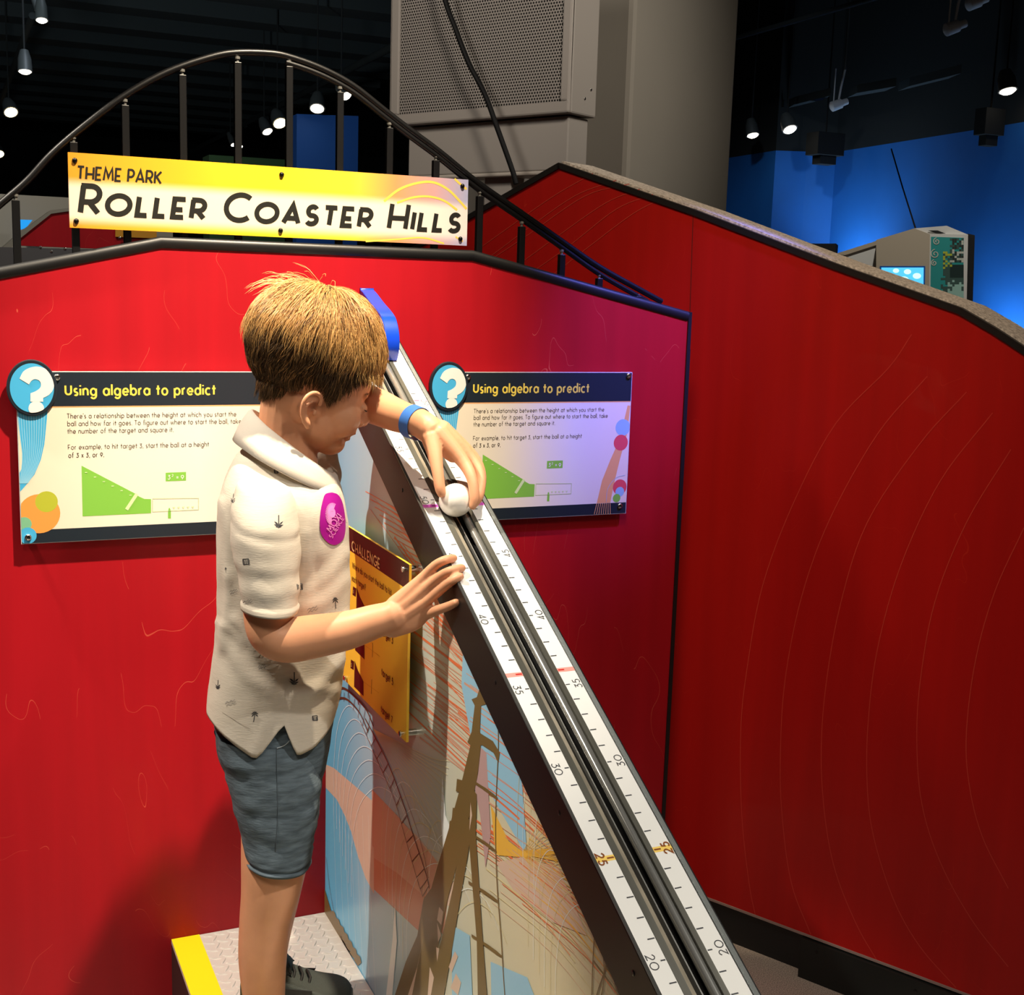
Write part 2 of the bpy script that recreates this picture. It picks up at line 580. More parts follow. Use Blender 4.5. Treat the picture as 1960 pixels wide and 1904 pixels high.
# ------------------------------------------------------------------ the hall: floor, ceiling, walls
CARPET = mat('grey_loop_carpet', 'b4aca2', 0.95, noise=(420, 0.55, 2), bump=(500, 0.8))
HALLBLACK = mat('black_painted_ceiling', '0c0e0e', 0.9)
JOIST = mat('dark_grey_deck', '1f2526', 0.85)
BLUEWALL = mat('blue_wall_paint', '0f5fae', 0.7, noise=(3, 0.06))
DARKWALL = mat('black_hall_wall', '090a0b', 0.9)
b = MB()
b.box((2, 6, -0.05), (44, 44, 0.1), CARPET)
tag(b.build('floor'), kind='structure')
b = MB()
b.box((2, 6, 4.55), (44, 44, 0.1), HALLBLACK)
tag(b.build('ceiling'), kind='structure')
b = MB()
b.box((0, 27.5, 2.25), (40, 0.2, 4.5), DARKWALL)
tag(b.build('wall_back'), kind='structure')
b = MB()
b.box((-14, 6, 2.25), (0.2, 43, 4.5), DARKWALL)
tag(b.build('wall_left'), kind='structure')
b = MB()
for k in range(12):
    y0 = 8.2 + k * 1.05
    b.box((1.2 - 0.1 * k, y0, 4.0), (7.5, 0.36, 0.16), JOIST)
tag(b.build('trim_1'), kind='structure')

b = MB()
b.box((19, 6, 2.25), (0.2, 43, 4.5), DARKWALL)
tag(b.build('trim_4'), kind='structure')

# blue wall on the right, folded in plan
ZT = 2.9
tops = [(1350, 309), (1485, 288), (1545, 290), (1600, 291), (1920, 240), (1990, 228), (2200, 196)]
P = [atZ(x, y, ZT) for x, y in tops]
P = [V((P[0].x - 1.5, P[0].y + 1.0, ZT))] + P
b = MB()
for i in range(len(P) - 1):
    a, c = P[i], P[i + 1]
    t = (c - a).normalized()
    nn = V((t.y, -t.x, 0)) * 0.12
    nn = -nn if nn.dot(CAM - a) > 0 else nn
    b.prism([V((a.x, a.y, 0)), V((c.x, c.y, 0)), V((c.x, c.y, ZT)), V((a.x, a.y, ZT))], nn, BLUEWALL)
tag(b.build('wall_right'), kind='structure')
b = MB()
for i in range(len(P) - 1):
    a, c = P[i], P[i + 1]
    t = (c - a).normalized()
    nn = V((t.y, -t.x, 0)) * 0.5
    nn = -nn if nn.dot(CAM - a) > 0 else nn
    b.prism([V((a.x, a.y, ZT)), V((c.x, c.y, ZT)), V((c.x, c.y, 4.5)), V((a.x, a.y, 4.5))], nn, HALLBLACK)
tag(b.build('trim_2'), kind='structure')
# pale ledges along the black soffit above the blue wall
b = MB()
for (x0, y0, x1, y1) in ((1408, 230, 1500, 205), (1520, 200, 1590, 183), (1640, 178, 1715, 165), (1740, 165, 1840, 140)):
    a, c = atZ(x0, y0, 3.3), atZ(x1, y1, 3.3)
    b.prism([a, c, c + V((0, 0, 0.07)), a + V((0, 0, 0.07))], (0.1, 0.25, 0), JOIST)
tag(b.build('trim_3'), kind='structure')
def on_seg(px, py, i):
    e = (P[i + 1] - P[i]).normalized()
    return at(px, py, P[i], (e.y, -e.x, 0)), e


for nm_, px_, py_, i_, pw_ in (('wall_wash_light', 1655, 445, 4, 90), ('corner_wash_light', 1945, 560, 5, 90)):
    w_, e_ = on_seg(px_, py_, i_)
    n_ = V((e_.y, -e_.x, 0))
    n_ = n_ if n_.dot(CAM - w_) > 0 else -n_
    spot(nm_, w_ + n_ * 0.45 + V((0, 0, -0.75)), w_ + V((0, 0, 0.2)), pw_, (0.5, 0.75, 1.0), 110, 1.0, 0.1)
spot('ceiling_wash_light', (3.4, 4.5, 4.3), P[4] + V((-0.6, 0.0, -1.6)), 260, (0.75, 0.88, 1.0), 50, 1.0, 0.1)
spot('hall_fill_light', (-0.5, 4.5, 2.6), (1.0, 11.0, 4.0), 350, (0.8, 0.95, 1.0), 90, 1.0, 0.2)

# ------------------------------------------------------------------ front red partition
TH = 0.036
zt = lambda x, y: atY(x, y, 0).z
kL, kR, cR = atY(308, 458, 0), atY(905, 482, 0), atY(1320, 600, 0)
zf = (kL.z + kR.z) / 2
kL.z = kR.z = zf
slopeL = (zf - atY(0, 515, 0).z) / (kL.x - atY(0, 515, 0).x)
eL = V((-1.15, 0, zf - slopeL * (kL.x + 1.15)))
XR = 0.787
part = thing('red_partition', (0, 0, 0), 'bright red plywood partition with black edge standing behind the boy and the ball ramp', 'partition')
b = MB()
b.prism([V((eL.x, 0, 0.02)), V((XR, 0, 0.02)), V((XR, 0, cR.z)), kR, kL, eL], (0, TH, 0), RED)
b.build('panel', part)
b = MB()
b.tube([eL + V((0, TH / 2, -0.002)), kL + V((0, TH / 2, -0.002)), kR + V((0, TH / 2, -0.002)), V((XR, TH / 2, cR.z - 0.002))], 0.0, BLACK, 4)
b.v, b.f, b.mi = [], [], []
prof = [(-0.0015, -0.016), (-0.004, -0.012), (-0.005, -0.006), (-0.004, 0.0), (0.0, 0.004), (TH, 0.004), (TH + 0.004, 0), (TH + 0.004, -0.012), (TH, -0.016)]
path = [eL, kL, kR, V((XR, 0, cR.z))]
dirs = [(path[i + 1] - path[i]).normalized() for i in range(3)]
rings = []
for i, p in enumerate(path):
    d0, d1 = dirs[max(i - 1, 0)], dirs[min(i, 2)]
    n0, n1 = V((-d0.z, 0, d0.x)), V((-d1.z, 0, d1.x))
    nn = (n0 + n1).normalized()
    nn = nn / max(nn.dot(n0), 0.5)
    rings.append([p + V((0, yy, 0)) + nn * zz for yy, zz in prof])
b.rings(rings, BLACK)
b.build('edge_trim', part, smooth=50)
b = MB()
b.box((XR + 0.003, TH / 2, cR.z / 2), (0.008, TH + 0.006, cR.z + 0.006), BLACK)
zk = atY(1322, 664, 0).z
b.prism([V((XR + 0.004, 0.006, 0.02)), V((XR + 0.0135, 0.006, 0.02)), V((XR + 0.0135, 0.006, zk - 0.006)), V((XR + 0.008, 0.006, zk)), V((XR + 0.004, 0.006, zk))], (0, TH, 0), BLACK)
b.build('end_trim', part)

# ------------------------------------------------------------------ railing on the partition
RY = TH / 2
rail_px = [(-60, 442), (0, 391), (52, 346), (99, 295), (159, 243), (239, 183), (318, 139), (398, 111), (450, 101), (517, 102), (557, 110), (617, 132), (676, 164), (736, 211), (780, 245), (842, 291), (915, 350), (1000, 409), (1077, 463), (1147, 511), (1220, 552), (1266, 577)]
rail3 = [atY(x, y, RY) for x, y in rail_px]
rs = [V(p) for p in spline(rail3, 5)]
railing = thing('railing', (0, RY, zf), 'black steel railing arching like a coaster hill on top of the red partition', 'railing')
b = MB()
b.tube(rs, 0.0062, BLACKM, 10)
b.build('rail', railing, smooth=60)
k0 = [i for i, p in enumerate(rs) if p.x > atY(1050, 440, RY).x][0]
b = MB()
low = [p - V((0.001, 0, 0.0112 + 0.006 * max(0, (i - 40) / 20))) for i, p in enumerate(rs[k0 - 40:-3])]
b.tube(low, 0.0055, BLACKM, 8)
b.build('lower_rail', railing, smooth=60)


def wall_top(x):
    if x < kL.x:
        return zf - slopeL * (kL.x - x)
    if x < kR.x:
        return zf
    return zf + (cR.z - zf) * (x - kR.x) / (XR - kR.x)


def rail_z(x):
    return min(((p.x - x) ** 2, p.z) for p in rs if True)[1]


for px, py in ((32, 450), (145, 450), (240, 250), (350, 250), (455, 250), (553, 250), (650, 250), (745, 270), (834, 310), (917, 420), (998, 450), (1075, 490), (1147, 525), (1221, 560)):
    x = atY(px, py, RY).x
    zr, z0 = rail_z(x), wall_top(x)
    zr -= 0.011 if px > 560 else 0.002
    gap = min(0.014, (zr - z0) * 0.35)
    b = MB()
    b.box((x, RY, (z0 + zr - gap) / 2), (0.0125, 0.0125, zr - gap - z0), BLACKM)
    post = b.build('post', railing, bevel=0.001)
    b = MB()
    b.lathe((x, RY, zr - gap), (0, 0, 1), [(0, 0.003), (gap * 0.35, 0.003), (gap * 0.4, 0.0048), (gap * 0.7, 0.0048), (gap * 0.75, 0.003), (gap, 0.003)], STEEL, 10)
    b.build('bracket', post, smooth=40)

# ------------------------------------------------------------------ header sign
SY = -0.004
s_tl, s_tr, s_bl, s_br = atY(130, 292, SY), atY(897, 343, SY), atY(134, 437, SY), atY(893, 469, SY)
sx0, sx1 = (s_tl.x + s_bl.x) / 2, (s_tr.x + s_br.x) / 2
sz1, sz0 = (s_tl.z + s_tr.z) / 2, (s_bl.z + s_br.z) / 2
sc = V(((sx0 + sx1) / 2, SY, (sz0 + sz1) / 2))
SW, SH = sx1 - sx0, sz1 - sz0
SIGN = ramp_print('yellow_header_print', [(0, 'e0982c'), (0.25, 'eab02a'), (0.48, 'f0cc2c'), (0.68, 'eec438'), (0.8, 'dc9460'), (0.9, 'c89898'), (1, 'a8acd0')], (1, 0, 0), -SW / 2, SW / 2, 0.35, 0.0,
                  second=('f6ece0', (0.0, 0, 1), -0.018, 0.042, 0.75))
INK = mat('black_lettering_ink', '1d1c18', 0.45)
sign = thing('header_sign', sc, 'yellow roller coaster hills sign screwed to the railing posts above the red partition', 'sign')
b = MB()
b.box(sc + V((0, 0.004, 0)), (SW, 0.008, SH), SIGN)
SWOOSH = mat('golden_swoosh_print', 'f6cc58', 0.4)
DOT = mat('orange_halftone_print', 'ee9a4a', 0.4)


def sg(x, y):
    return atY(x, y, SY - 0.0002)


for pts, w in (([(735, 385), (765, 362), (800, 350), (830, 349), (858, 363), (880, 385), (893, 400)], 0.0045),
               ([(760, 388), (790, 378), (820, 376), (850, 384), (875, 402)], 0.004),
               ([(870, 342), (882, 353), (893, 362)], 0.004),
               ([(700, 462), (760, 458), (810, 455), (850, 466)], 0.003), ([(872, 453), (886, 462)], 0.003)):
    b.ribbon([sg(*p) for p in spline(pts, 5)], w, SWOOSH, (0, -1, 0))
for i in range(34):
    for j in range(19):
        x, y = 735 + i * 4.4, 336 + j * 4.3 + i * 0.22
        top = 337 + (x - 740) * 0.055
        k = max(0, 1 - abs(i - 9) / 24) * max(0, 1 - j / 17)
        if y < top + 2 or k < 0.15:
            continue
        c = sg(x, y)
        r = 0.0013 * k + 0.0003
        b.poly([c + V((-r, 0.0003, -r)), c + V((r, 0.0003, -r)), c + V((r, 0.0003, r)), c + V((-r, 0.0003, r))], DOT)
b.build('board', sign, loc=sc)
b = MB()
o = atY(146, 341, SY)
letter(b, 'THEME PARK', V((o.x, SY, o.z - 0.002)), (1, 0, 0), (0, 0, 1), 0.0235, INK, 0.15, 0.1, slant=0.1, lift=0.0004, width=atY(309, 348, SY).x - o.x)
b.build('small_lettering', sign)
b = MB()
o = atY(149, 411, SY)
kx = (atY(880, 440, SY).x - o.x) / text_width('Roller Coaster Hills', 0.17, 0.11, 0.75)
for pre, word in (('', 'Roller'), ('Roller ', 'Coaster'), ('Roller Coaster ', 'Hills')):
    b = MB()
    ox = (text_width(pre, 0.17, 0.11, 0.75) + 0.11) * kx if pre else 0.0
    letter(b, word, V((o.x + ox, SY, o.z)), (1, 0, 0), (0, 0, 1), 0.0535, INK, 0.17, 0.11, small=0.75, slant=0.13, lift=0.0004, sx=kx / 0.0535)
    b.build('large_lettering', sign)
for px, py in ((143, 307), (539, 334), (885, 356), (146, 423), (537, 441), (881, 457)):
    b = MB()
    c = atY(px, py, SY)
    b.lathe(c + V((0, 0.001, 0)), (0, -1, 0), [(0, 0.0042), (0.002, 0.0045), (0.0045, 0.0032), (0.0052, 0.001)], SCREW, 14)
    b.build('screw', sign, smooth=50)

# ------------------------------------------------------------------ information panels
PY = -0.016


def pp(x, y, lift=0.0):
    return atY(x, y, PY) + V((0, -lift, 0))


Lx0 = (pp(33, 790).x + pp(40, 1043).x) / 2
ztop = (pp(105, 711).z + pp(470, 711).z) / 2
zbot = (pp(40, 1043).z + pp(417, 1021).z) / 2
dX = pp(905, 743).x - pp(123, 745).x          # the right panel repeats the left one this far along
PW = pp(1205, 830).x - dX - Lx0
NAVY = mat('navy_print', '1e2833', 0.4)
CREAM = ramp_print('cream_print', [(0, 'efe2cc'), (0.35, 'f3ecdc'), (0.7, 'f0ece2'), (1, 'f3e2ca')], (1, 0, 0), 0, PW, 0.4)
PEACH = mat('peach_print', 'f2b074', 0.4)
SKYB = mat('sky_blue_print', '49b4ea', 0.4)
PALEB = mat('pale_blue_print', '8fd0f0', 0.4)
WHITEI = mat('white_print', 'f4f2ee', 0.4)
YELI = mat('yellow_title_print', 'f4dc5a', 0.4)
GREYI = mat('brown_grey_print', '4e4238', 0.5)
GREENI = mat('green_print', '86c84e', 0.4)
PALEG = mat('pale_green_print', 'd8eeb8', 0.4)
ORI = mat('orange_print', 'f6a04e', 0.4)
OLIVEI = mat('lime_print', 'b8bf3c', 0.4)
TEALI = mat('teal_print', '7fbf9a', 0.4)
REDI = mat('coral_print', 'e8525c', 0.4)
LBLUEI = mat('soft_blue_print', '9cc6dc', 0.4)
ACRY = mat('pale_board_edge', 'cfd3d6', 0.3)


def info_panel(label):
    org = V((Lx0, PY, zbot))
    t = thing('info_panel', org, label, 'sign', 'matching algebra information boards on the red partition')
    b = MB()
    x1 = Lx0 + PW
    b.box(((Lx0 + x1) / 2, PY + 0.0025, (ztop + zbot) / 2), (PW, 0.005, ztop - zbot), ACRY)
    fy = PY - 0.0004

    def q(xa, za, xb, zb, m, lift=0.0):
        b.poly([V((xa, fy - lift * 0.25, za)), V((xb, fy - lift * 0.25, za)), V((xb, fy - lift * 0.25, zb)), V((xa, fy - lift * 0.25, zb))], m)
    e = 0.0012
    zh = pp(300, 776).z
    zb2 = (pp(105, 1013).z + pp(417, 997).z) / 2
    q(Lx0 + e, zbot + e, x1 - e, ztop - e, CREAM)
    q(Lx0 + e, zh, x1 - e, ztop - e, NAVY, 0.0003)
    q(Lx0 + e, zh - 0.0022, x1 - e, zh, PEACH, 0.0003)
    q(Lx0 + e, zbot + e, x1 - e, zb2, NAVY, 0.0003)

    def shape(pts, m, lift, shift=0.0):
        b.poly([V((max(min(p.x - shift, x1 - e), Lx0 + e), fy - lift * 0.25, max(p.z, zbot + e))) for p in pts][::-1], m)

    def disc(px, py, r, m, lift, shift=0.0):
        c = pp(px, py)
        shape([c + V((math.cos(a) * r, 0, math.sin(a) * r)) for a in [2 * math.pi * k / 32 for k in range(32)]][::-1], m, lift, shift)
    # blue striped tail below the badge
    shape([pp(*p) for p in ((30, 770), (92, 770), (90, 800), (85, 850), (78, 880), (66, 908), (50, 928), (36, 941), (36, 905), (42, 895), (42, 860), (36, 820), (32, 800))], SKYB, 0.0004)
    for k in range(11):
        f = k / 11
        b.ribbon([V((p.x, fy, p.z)) for p in [pp(*s) for s in spline([(34 + 56 * f, 780), (38 + 50 * f, 830), (43 + 38 * f, 870), (41 + 28 * f, 902), (38 + 16 * f, 925)], 4)]], 0.0012, PALEB, (0, -1, 0), 0.0003)
    disc(75, 983, 0.0345, ORI, 0.0006)
    disc(89, 960, 0.0185, OLIVEI, 0.0008)
    disc(46, 1003, 0.0125, TEALI, 0.0009)
    disc(53, 1025, 0.0145, SKYB, 0.001)
    # drawing
    shape([pp(*p) for p in ((156, 891), (258, 944), (266, 950), (276, 954.5), (289, 955), (289, 982), (158, 988))], GREENI, 0.0006)
    b.ribbon([pp(262, 945), pp(242, 975)], 0.006, PALEG, (0, -1, 0), 0.0009)
    for k in range(6):
        c = pp(160 + 17 * k, 900 + 8.7 * k)
        b.box(c + V((0.004, -0.0007, -0.004)), (0.004, 0.0002, 0.0012), PALEG)
    shape([pp(*p) for p in ((317, 904.5), (356, 903), (356, 919.5), (317, 921))], GREENI, 0.0006)
    for pts in (((292, 954), (380, 953)), ((380, 953), (380, 975)), ((292, 979), (380, 975)), ((292, 954), (292, 979))):
        b.ribbon([pp(*p) for p in pts], 0.0008, mat('faint_green_line_print', 'b9d29a', 0.4), (0, -1, 0), 0.0009)
    shape([pp(*p) for p in ((323, 972), (325, 972), (327, 978), (327, 992), (321.5, 992), (321.5, 978))], GREENI, 0.0008)
    for k in range(5):
        c = pp(333 + 9 * k, 972 - 0.3 * k)
        b.poly([c + V((-0.0025, -0.0008, 0.002)), c + V((0.0025, -0.0008, 0.002)), c + V((0, -0.0008, -0.002))][::-1], PALEG)
    # right-hand swoosh and dots (seen on the right-hand panel)
    shape([pp(*p) for p in ((1201, 776), (1209, 776), (1200, 830), (1186, 880), (1174, 930), (1168, 962), (1142, 963), (1152, 920), (1168, 880), (1186, 840))], PEACH, 0.0005, dX)
    for k in range(8):
        b.ribbon([pp(1137 + 4.4 * k, 984) + V((-dX, 0, 0)), pp(1142 + 3.6 * k, 963) + V((-dX, 0, 0))], 0.0013, PEACH, (0, -1, 0), 0.0009)
    disc(1192, 818, 0.0175, LBLUEI, 0.0006, dX)
    disc(1188, 847, 0.0168, REDI, 0.0008, dX)
    disc(1186, 932, 0.0165, REDI, 0.0006, dX)
    disc(1186, 941, 0.0105, LBLUEI, 0.0008, dX)
    disc(1180, 953, 0.009, GREENI, 0.001, dX)
    b.ribbon([pp(*p) + V((-dX, 0, 0)) for p in spline([(1160, 960), (1163, 935), (1178, 915), (1196, 909)], 5)], 0.0008, LBLUEI, (0, -1, 0), 0.0009)
    b.build('board', t, loc=org)
    # oval badge
    b = MB()
    c = pp(61, 742) + V((0, -0.001, 0))
    rx, rz = 0.0405, 0.0482
    ring = lambda f, yy: [c + V((rx * f * math.cos(2 * math.pi * k / 48), yy, rz * f * math.sin(2 * math.pi * k / 48))) for k in range(48)]
    b.rings([ring(1.0, 0.003), ring(1.0, -0.003), ring(0.97, -0.0035)], NAVY)
    b.poly(ring(0.87, -0.004)[::-1], SKYB)
    qm = [pp(40, 720), pp(47, 712), pp(60, 707), pp(76, 709), pp(88, 720), pp(87, 738), pp(77, 750), pp(70, 755), pp(70, 762)]
    qq = spline([(38, 724), (46, 713), (62, 706), (80, 712), (87, 727), (83, 742), (72, 750), (69, 754)], 5)

    def inside(p):
        d = p - c
        r = math.hypot(d.x / (rx * 0.875), d.z / (rz * 0.875))
        if r > 1:
            p = c + V((d.x / r, 0, d.z / r))
        return V((p.x, c.y - 0.0045, p.z))
    outer = [tuple(q_) for q_ in spline([(37, 724), (44, 711), (55, 704), (70, 701), (86, 705), (98, 715), (104, 730), (101, 745), (93, 755), (82, 761)], 4)]
    outer += [(82, 768), (58, 768)] + [tuple(q_) for q_ in spline([(58, 752), (68, 748), (76, 742), (78, 735), (75, 728), (67, 725), (60, 728), (55, 735)], 4)]
    b.poly([inside(pp(*p)) for p in outer][::-1], WHITEI)
    d = pp(69, 781)
    b.poly([inside(d + V((0.0125 * math.cos(a), 0, 0.0125 * math.sin(a)))) for a in [2 * math.pi * k / 24 for k in range(24)]], WHITEI)
    b.build('badge', t)
    b = MB()

    def line(txt, x, y, xr, yr, size, m, w, gap):
        o = pp(x, y)
        letter(b, txt, V((o.x, fy, o.z)), (1, 0, 0), (0, 0, 1), size, m, w, gap, lift=0.0003, width=pp(xr, yr).x - o.x)
    line('Using algebra to predict', 124, 756.5, 413, 756, 0.0185, YELI, 0.17, 0.15)
    b.build('heading', t)
    b = MB()
    wl1 = pp(452, 797).x - pp(128, 800).x
    line("There's a relationship between the height at which you start the", 128, 800.5, 452, 797, 0.0085, GREYI, 0.1, 0.17)
    o2 = pp(129, 815)
    letter(b, 'ball and how far it goes. To figure out where to start the ball, take', V((o2.x, fy, o2.z)), (1, 0, 0), (0, 0, 1), 0.0085, GREYI, 0.1, 0.17, lift=0.0003, width=wl1 * 251 / 244)
    line('the number of the target and square it.', 129, 829.5, 332, 827, 0.0085, GREYI, 0.1, 0.17)
    b.build('paragraph', t)
    b = MB()
    line('For example, to hit target 3, start the ball at a height', 130, 860, 400, 857, 0.0085, GREYI, 0.1, 0.17)
    line('of 3 x 3, or 9.', 131, 875.5, 199, 873, 0.0085, GREYI, 0.13, 0.17)
    b.build('paragraph', t)
    b = MB()
    line('3', 321, 917, 326, 917, 0.0085, WHITEI, 0.14, 0.15)
    line('2', 328.5, 912, 332, 912, 0.0048, WHITEI, 0.14, 0.15)
    line('=', 337, 917, 342, 917, 0.0085, WHITEI, 0.14, 0.15)
    line('9', 346, 917, 352, 917, 0.0085, WHITEI, 0.14, 0.15)
    b.build('formula', t)
    for px, py, sh in ((109, 722, 0), (54, 1028, 0), (1203, 719, dX), (1186, 968, dX)):
        b = MB()
        c = pp(px, py) + V((-sh, 0, 0))
        b.lathe(c + V((0, 0.001, 0)), (0, -1, 0), [(0, 0.0058), (0.0025, 0.006), (0.0045, 0.005), (0.005, 0.0035), (0.0042, 0.003), (0.004, 0.0001)], CHROME, 16)
        b.build('screw', t, smooth=50)
    for px, py, sh in ((109, 722, 0), (54, 1028, 0), (1203, 719, dX), (1186, 968, dX)):
        b = MB()
        c = pp(px, py) + V((-sh, 0, 0))
        b.lathe(c + V((0, 0.004, 0)), (0, 1, 0), [(0, 0.006), (-PY - 0.004, 0.006)], STEEL, 12)
        b.build('standoff', t, smooth=50)
    return t


ip = info_panel('white algebra information board left of the boy, its right end hidden behind him')
ip2 = copy_thing(ip, ip.location + V((dX, 0, 0)))
ip2['label'] = 'white algebra information board right of the ramp, beside the hand holding the ball'
# ------------------------------------------------------------------ ball ramp
RA = math.radians(27.75)
RD = V((0, -math.cos(RA), -math.sin(RA)))       # down the track
RN = V((0, -math.sin(RA), math.cos(RA)))        # out of the track surface
R0 = atX(965, 1290, 0)
RW = 0.109


def tp(x, s, h=0.0):
    return R0 + V((x, 0, 0)) + RD * s + RN * h


def onramp(px, py, h=0.0):
    q = at(px, py, R0 + RN * h, RN)
    return q.x, (q - R0).dot(RD)


S_TOP = (0 - R0.y) / RD.y + 0.004
S_BOT = 1.22
ztrack = lambda y: R0.z + (y - R0.y) * math.tan(RA)
YB = R0.y + RD.y * S_BOT
BV = 0.074 / math.cos(RA)                          # vertical height of the black band
ramp = thing('ball_ramp', (0, 0, 0), 'sloping ball ramp with white numbered scales and a printed coaster side, right of the boy', 'ramp')

# printed side: one board, artwork as inlaid flat colours
MBASE = ramp_print('mural_sky_print', [(0, '52b8ee'), (0.25, '6cc0ea'), (0.4, '9ccbe2'), (0.58, 'bcc8c8'), (0.78, 'd2d2bc'), (1, 'dcd4b2')], (0, -0.80, 0.15), 0.02, 1.0, 0.32, 0.16)
M_STRK = mat('mural_orange_streak_print', 'e8784a', 0.35)
M_STRK2 = mat('mural_salmon_print', 'd8a48c', 0.35)
M_SAND = mat('mural_sand_print', 'd8bfae', 0.35)
M_PINK = mat('mural_mauve_print', 'c0a0a0', 0.35)
M_BLUE = mat('mural_blue_print', '98ccea', 0.35)
M_YEL = mat('mural_yellow_print', 'eebc4c', 0.35)
M_LINE = mat('mural_pale_line_print', 'eef6f8', 0.35)
M_LINE2 = mat('mural_cream_line_print', 'dcd0a0', 0.35)
M_BRN = mat('mural_brown_print', '746038', 0.35)
M_DKB = mat('mural_dark_brown_print', '5a3a26', 0.35)
b = MB()
XM = 0.0
yw = 0.0
quad = [V((XM, yw, 0.0)), V((XM, YB, 0.0)), V((XM, YB, ztrack(YB) - 0.03)), V((XM, yw, ztrack(0) - 0.03))]
b.prism(quad, (0.012, 0, 0), MBASE)
NX = V((-1, 0, 0))


def mx(x, y):
    return atX(x, y, XM)


def clipside(pts):
    """keep artwork points on the board: below the track line, in front of the partition"""
    out = []
    for p in pts:
        y = min(p.y, -0.0005)
        out.append(V((XM, y, min(p.z, ztrack(y) - 0.03))))
    return out


LAYER = [0.0003]


def shape(pts, m):
    LAYER[0] += 0.0000025
    pts = clipside([mx(*p) for p in pts])
    b.poly([p + NX * LAYER[0] for p in pts], m)


def stroke(pts, w, m, n=4):
    """w in photo pixels at that place, turned into metres"""
    LAYER[0] += 0.0000025
    pts = spline(pts, n) if n else pts
    c = [mx(*p) for p in pts]
    mid = c[len(c) // 2]
    k = (mid - CAM).dot(_fw) / FPX
    b.ribbon(clipside(c), [w * k * 1.2 if not isinstance(w, list) else w[min(i // max(n, 1), len(w) - 1)] * k * 1.2 for i in range(len(c))], m, NX, LAYER[0])


rnd = random.Random(3)
# broad diagonal bands (lower left to the right)
shape([(622, 1460), (640, 1470), (716, 1535), (800, 1600), (870, 1690), (870, 1740), (800, 1700), (716, 1625), (690, 1590), (660, 1560), (645, 1530), (622, 1505)], M_SAND)
shape([(712, 1510), (760, 1560), (830, 1640), (860, 1690), (850, 1790), (790, 1720), (713, 1640)], M_STRK2)
shape([(713, 1640), (760, 1670), (830, 1730), (830, 1800), (800, 1780), (714, 1700)], mat('mural_rust_print', 'd08a6c', 0.35))
shape([(690, 1590), (716, 1622), (716, 1710), (700, 1680), (686, 1640), (672, 1590), (660, 1560)], M_SAND)
# upper orange and salmon streaks running down to the right
for k in range(125):
    t = rnd.random()
    x0 = 700 + 120 * rnd.random() + 70 * t
    y0 = 930 + 470 * t + 50 * rnd.random()
    L = 60 + 190 * rnd.random()
    sl = 0.62 + 0.25 * rnd.random() + 0.12 * t
    stroke([(x0, y0), (x0 + L, y0 + L * sl)], 0.7 + 3.0 * rnd.random() ** 2.5, M_STRK if rnd.random() < 0.6 else M_STRK2, 0)
for k in range(9):
    x0, y0 = 700 + 9 * k, 940 + 15 * k
    stroke([(x0, y0), (x0 + 60, y0 + 36), (x0 + 150, y0 + 105)], [1.5, 5.5 - 0.3 * k, 4], M_STRK, 3)
shape([(888, 1225), (960, 1320), (1000, 1500), (1010, 1640), (940, 1520), (900, 1400), (884, 1310)], M_BLUE)
for k in range(46):
    x0, y0 = 884 + 70 * rnd.random(), 1230 + 400 * rnd.random()
    L = 60 + 170 * rnd.random()
    stroke([(x0, y0), (x0 + L * 0.5, y0 + L * 0.36), (x0 + L, y0 + L * 0.8)], 1.0 + 3.4 * rnd.random() ** 2, M_STRK if rnd.random() < 0.65 else M_STRK2, 3)
# mauve hills and blue pools in the lower part
shape([(910, 1420), (932, 1440), (940, 1600), (930, 1660), (920, 1560), (908, 1500)], M_PINK)
shape([(866, 1770), (900, 1790), (905, 1904), (912, 2080), (850, 2080), (866, 1904)], M_BLUE)
shape([(940, 1840), (1010, 1870), (1060, 2000), (1080, 2090), (945, 2090)], M_BLUE)
shape([(950, 1650), (1000, 1640), (1070, 1660), (1125, 1790), (1060, 1765), (985, 1705)], M_SAND)
shape([(940, 1540), (975, 1610), (1000, 1628), (1070, 1622), (1075, 1634), (1000, 1640), (950, 1636)], M_YEL)
for k in range(40):
    x0, y0 = 930 + 130 * rnd.random(), 1600 + 130 * rnd.random()
    L = 90 + 190 * rnd.random()
    stroke([(x0, y0), (x0 + L * 0.5, y0 + L * 0.42), (x0 + L, y0 + L * 1.05)], 0.7 + 1.7 * rnd.random() ** 2, (M_STRK, M_STRK2, M_YEL, M_LINE2)[k % 4], 3)
# yellow fan
for k in range(26):
    a = math.radians(-62 + 108 * k / 25)
    stroke([(1000, 1634), (1000 + 120 * math.cos(a), 1634 + 150 * math.sin(a) + 14)], 0.8, M_YEL, 0)
# nested pale arches
for cx, top, n, st in ((668, 1350, 7, 17), (760, 1470, 8, 19), (840, 1570, 7, 20), (1020, 1420, 5, 26), (1040, 1600, 6, 26)):
    for k in range(n):
        h = top + k * 26
        w = 46 + 6 * k
        x = cx + k * st * 0.55
        stroke([(x - w * 0.62, h + 210), (x - w * 0.6, h + 110), (x - w * 0.42, h + 34), (x, h), (x + w * 0.5, h + 26), (x + w * 0.8, h + 80)], 1.1, M_LINE if cx < 700 or k % 2 else M_LINE2, 5)
for k in range(13):
    x = 640 + k * 5.5
    stroke([(x, 1560), (x + 4, 1700), (x + 14, 1904)], 0.7, M_LINE, 3) if k % 2 == 0 else None
# slivers of light beside the boy's shadow, painted as pale spikes
shape([(848, 1482), (854, 1560), (870, 1600), (850, 1640), (845, 1560)], M_LINE)
shape([(757, 1732), (761, 1800), (752, 1904), (740, 1904), (752, 1800)], M_LINE)
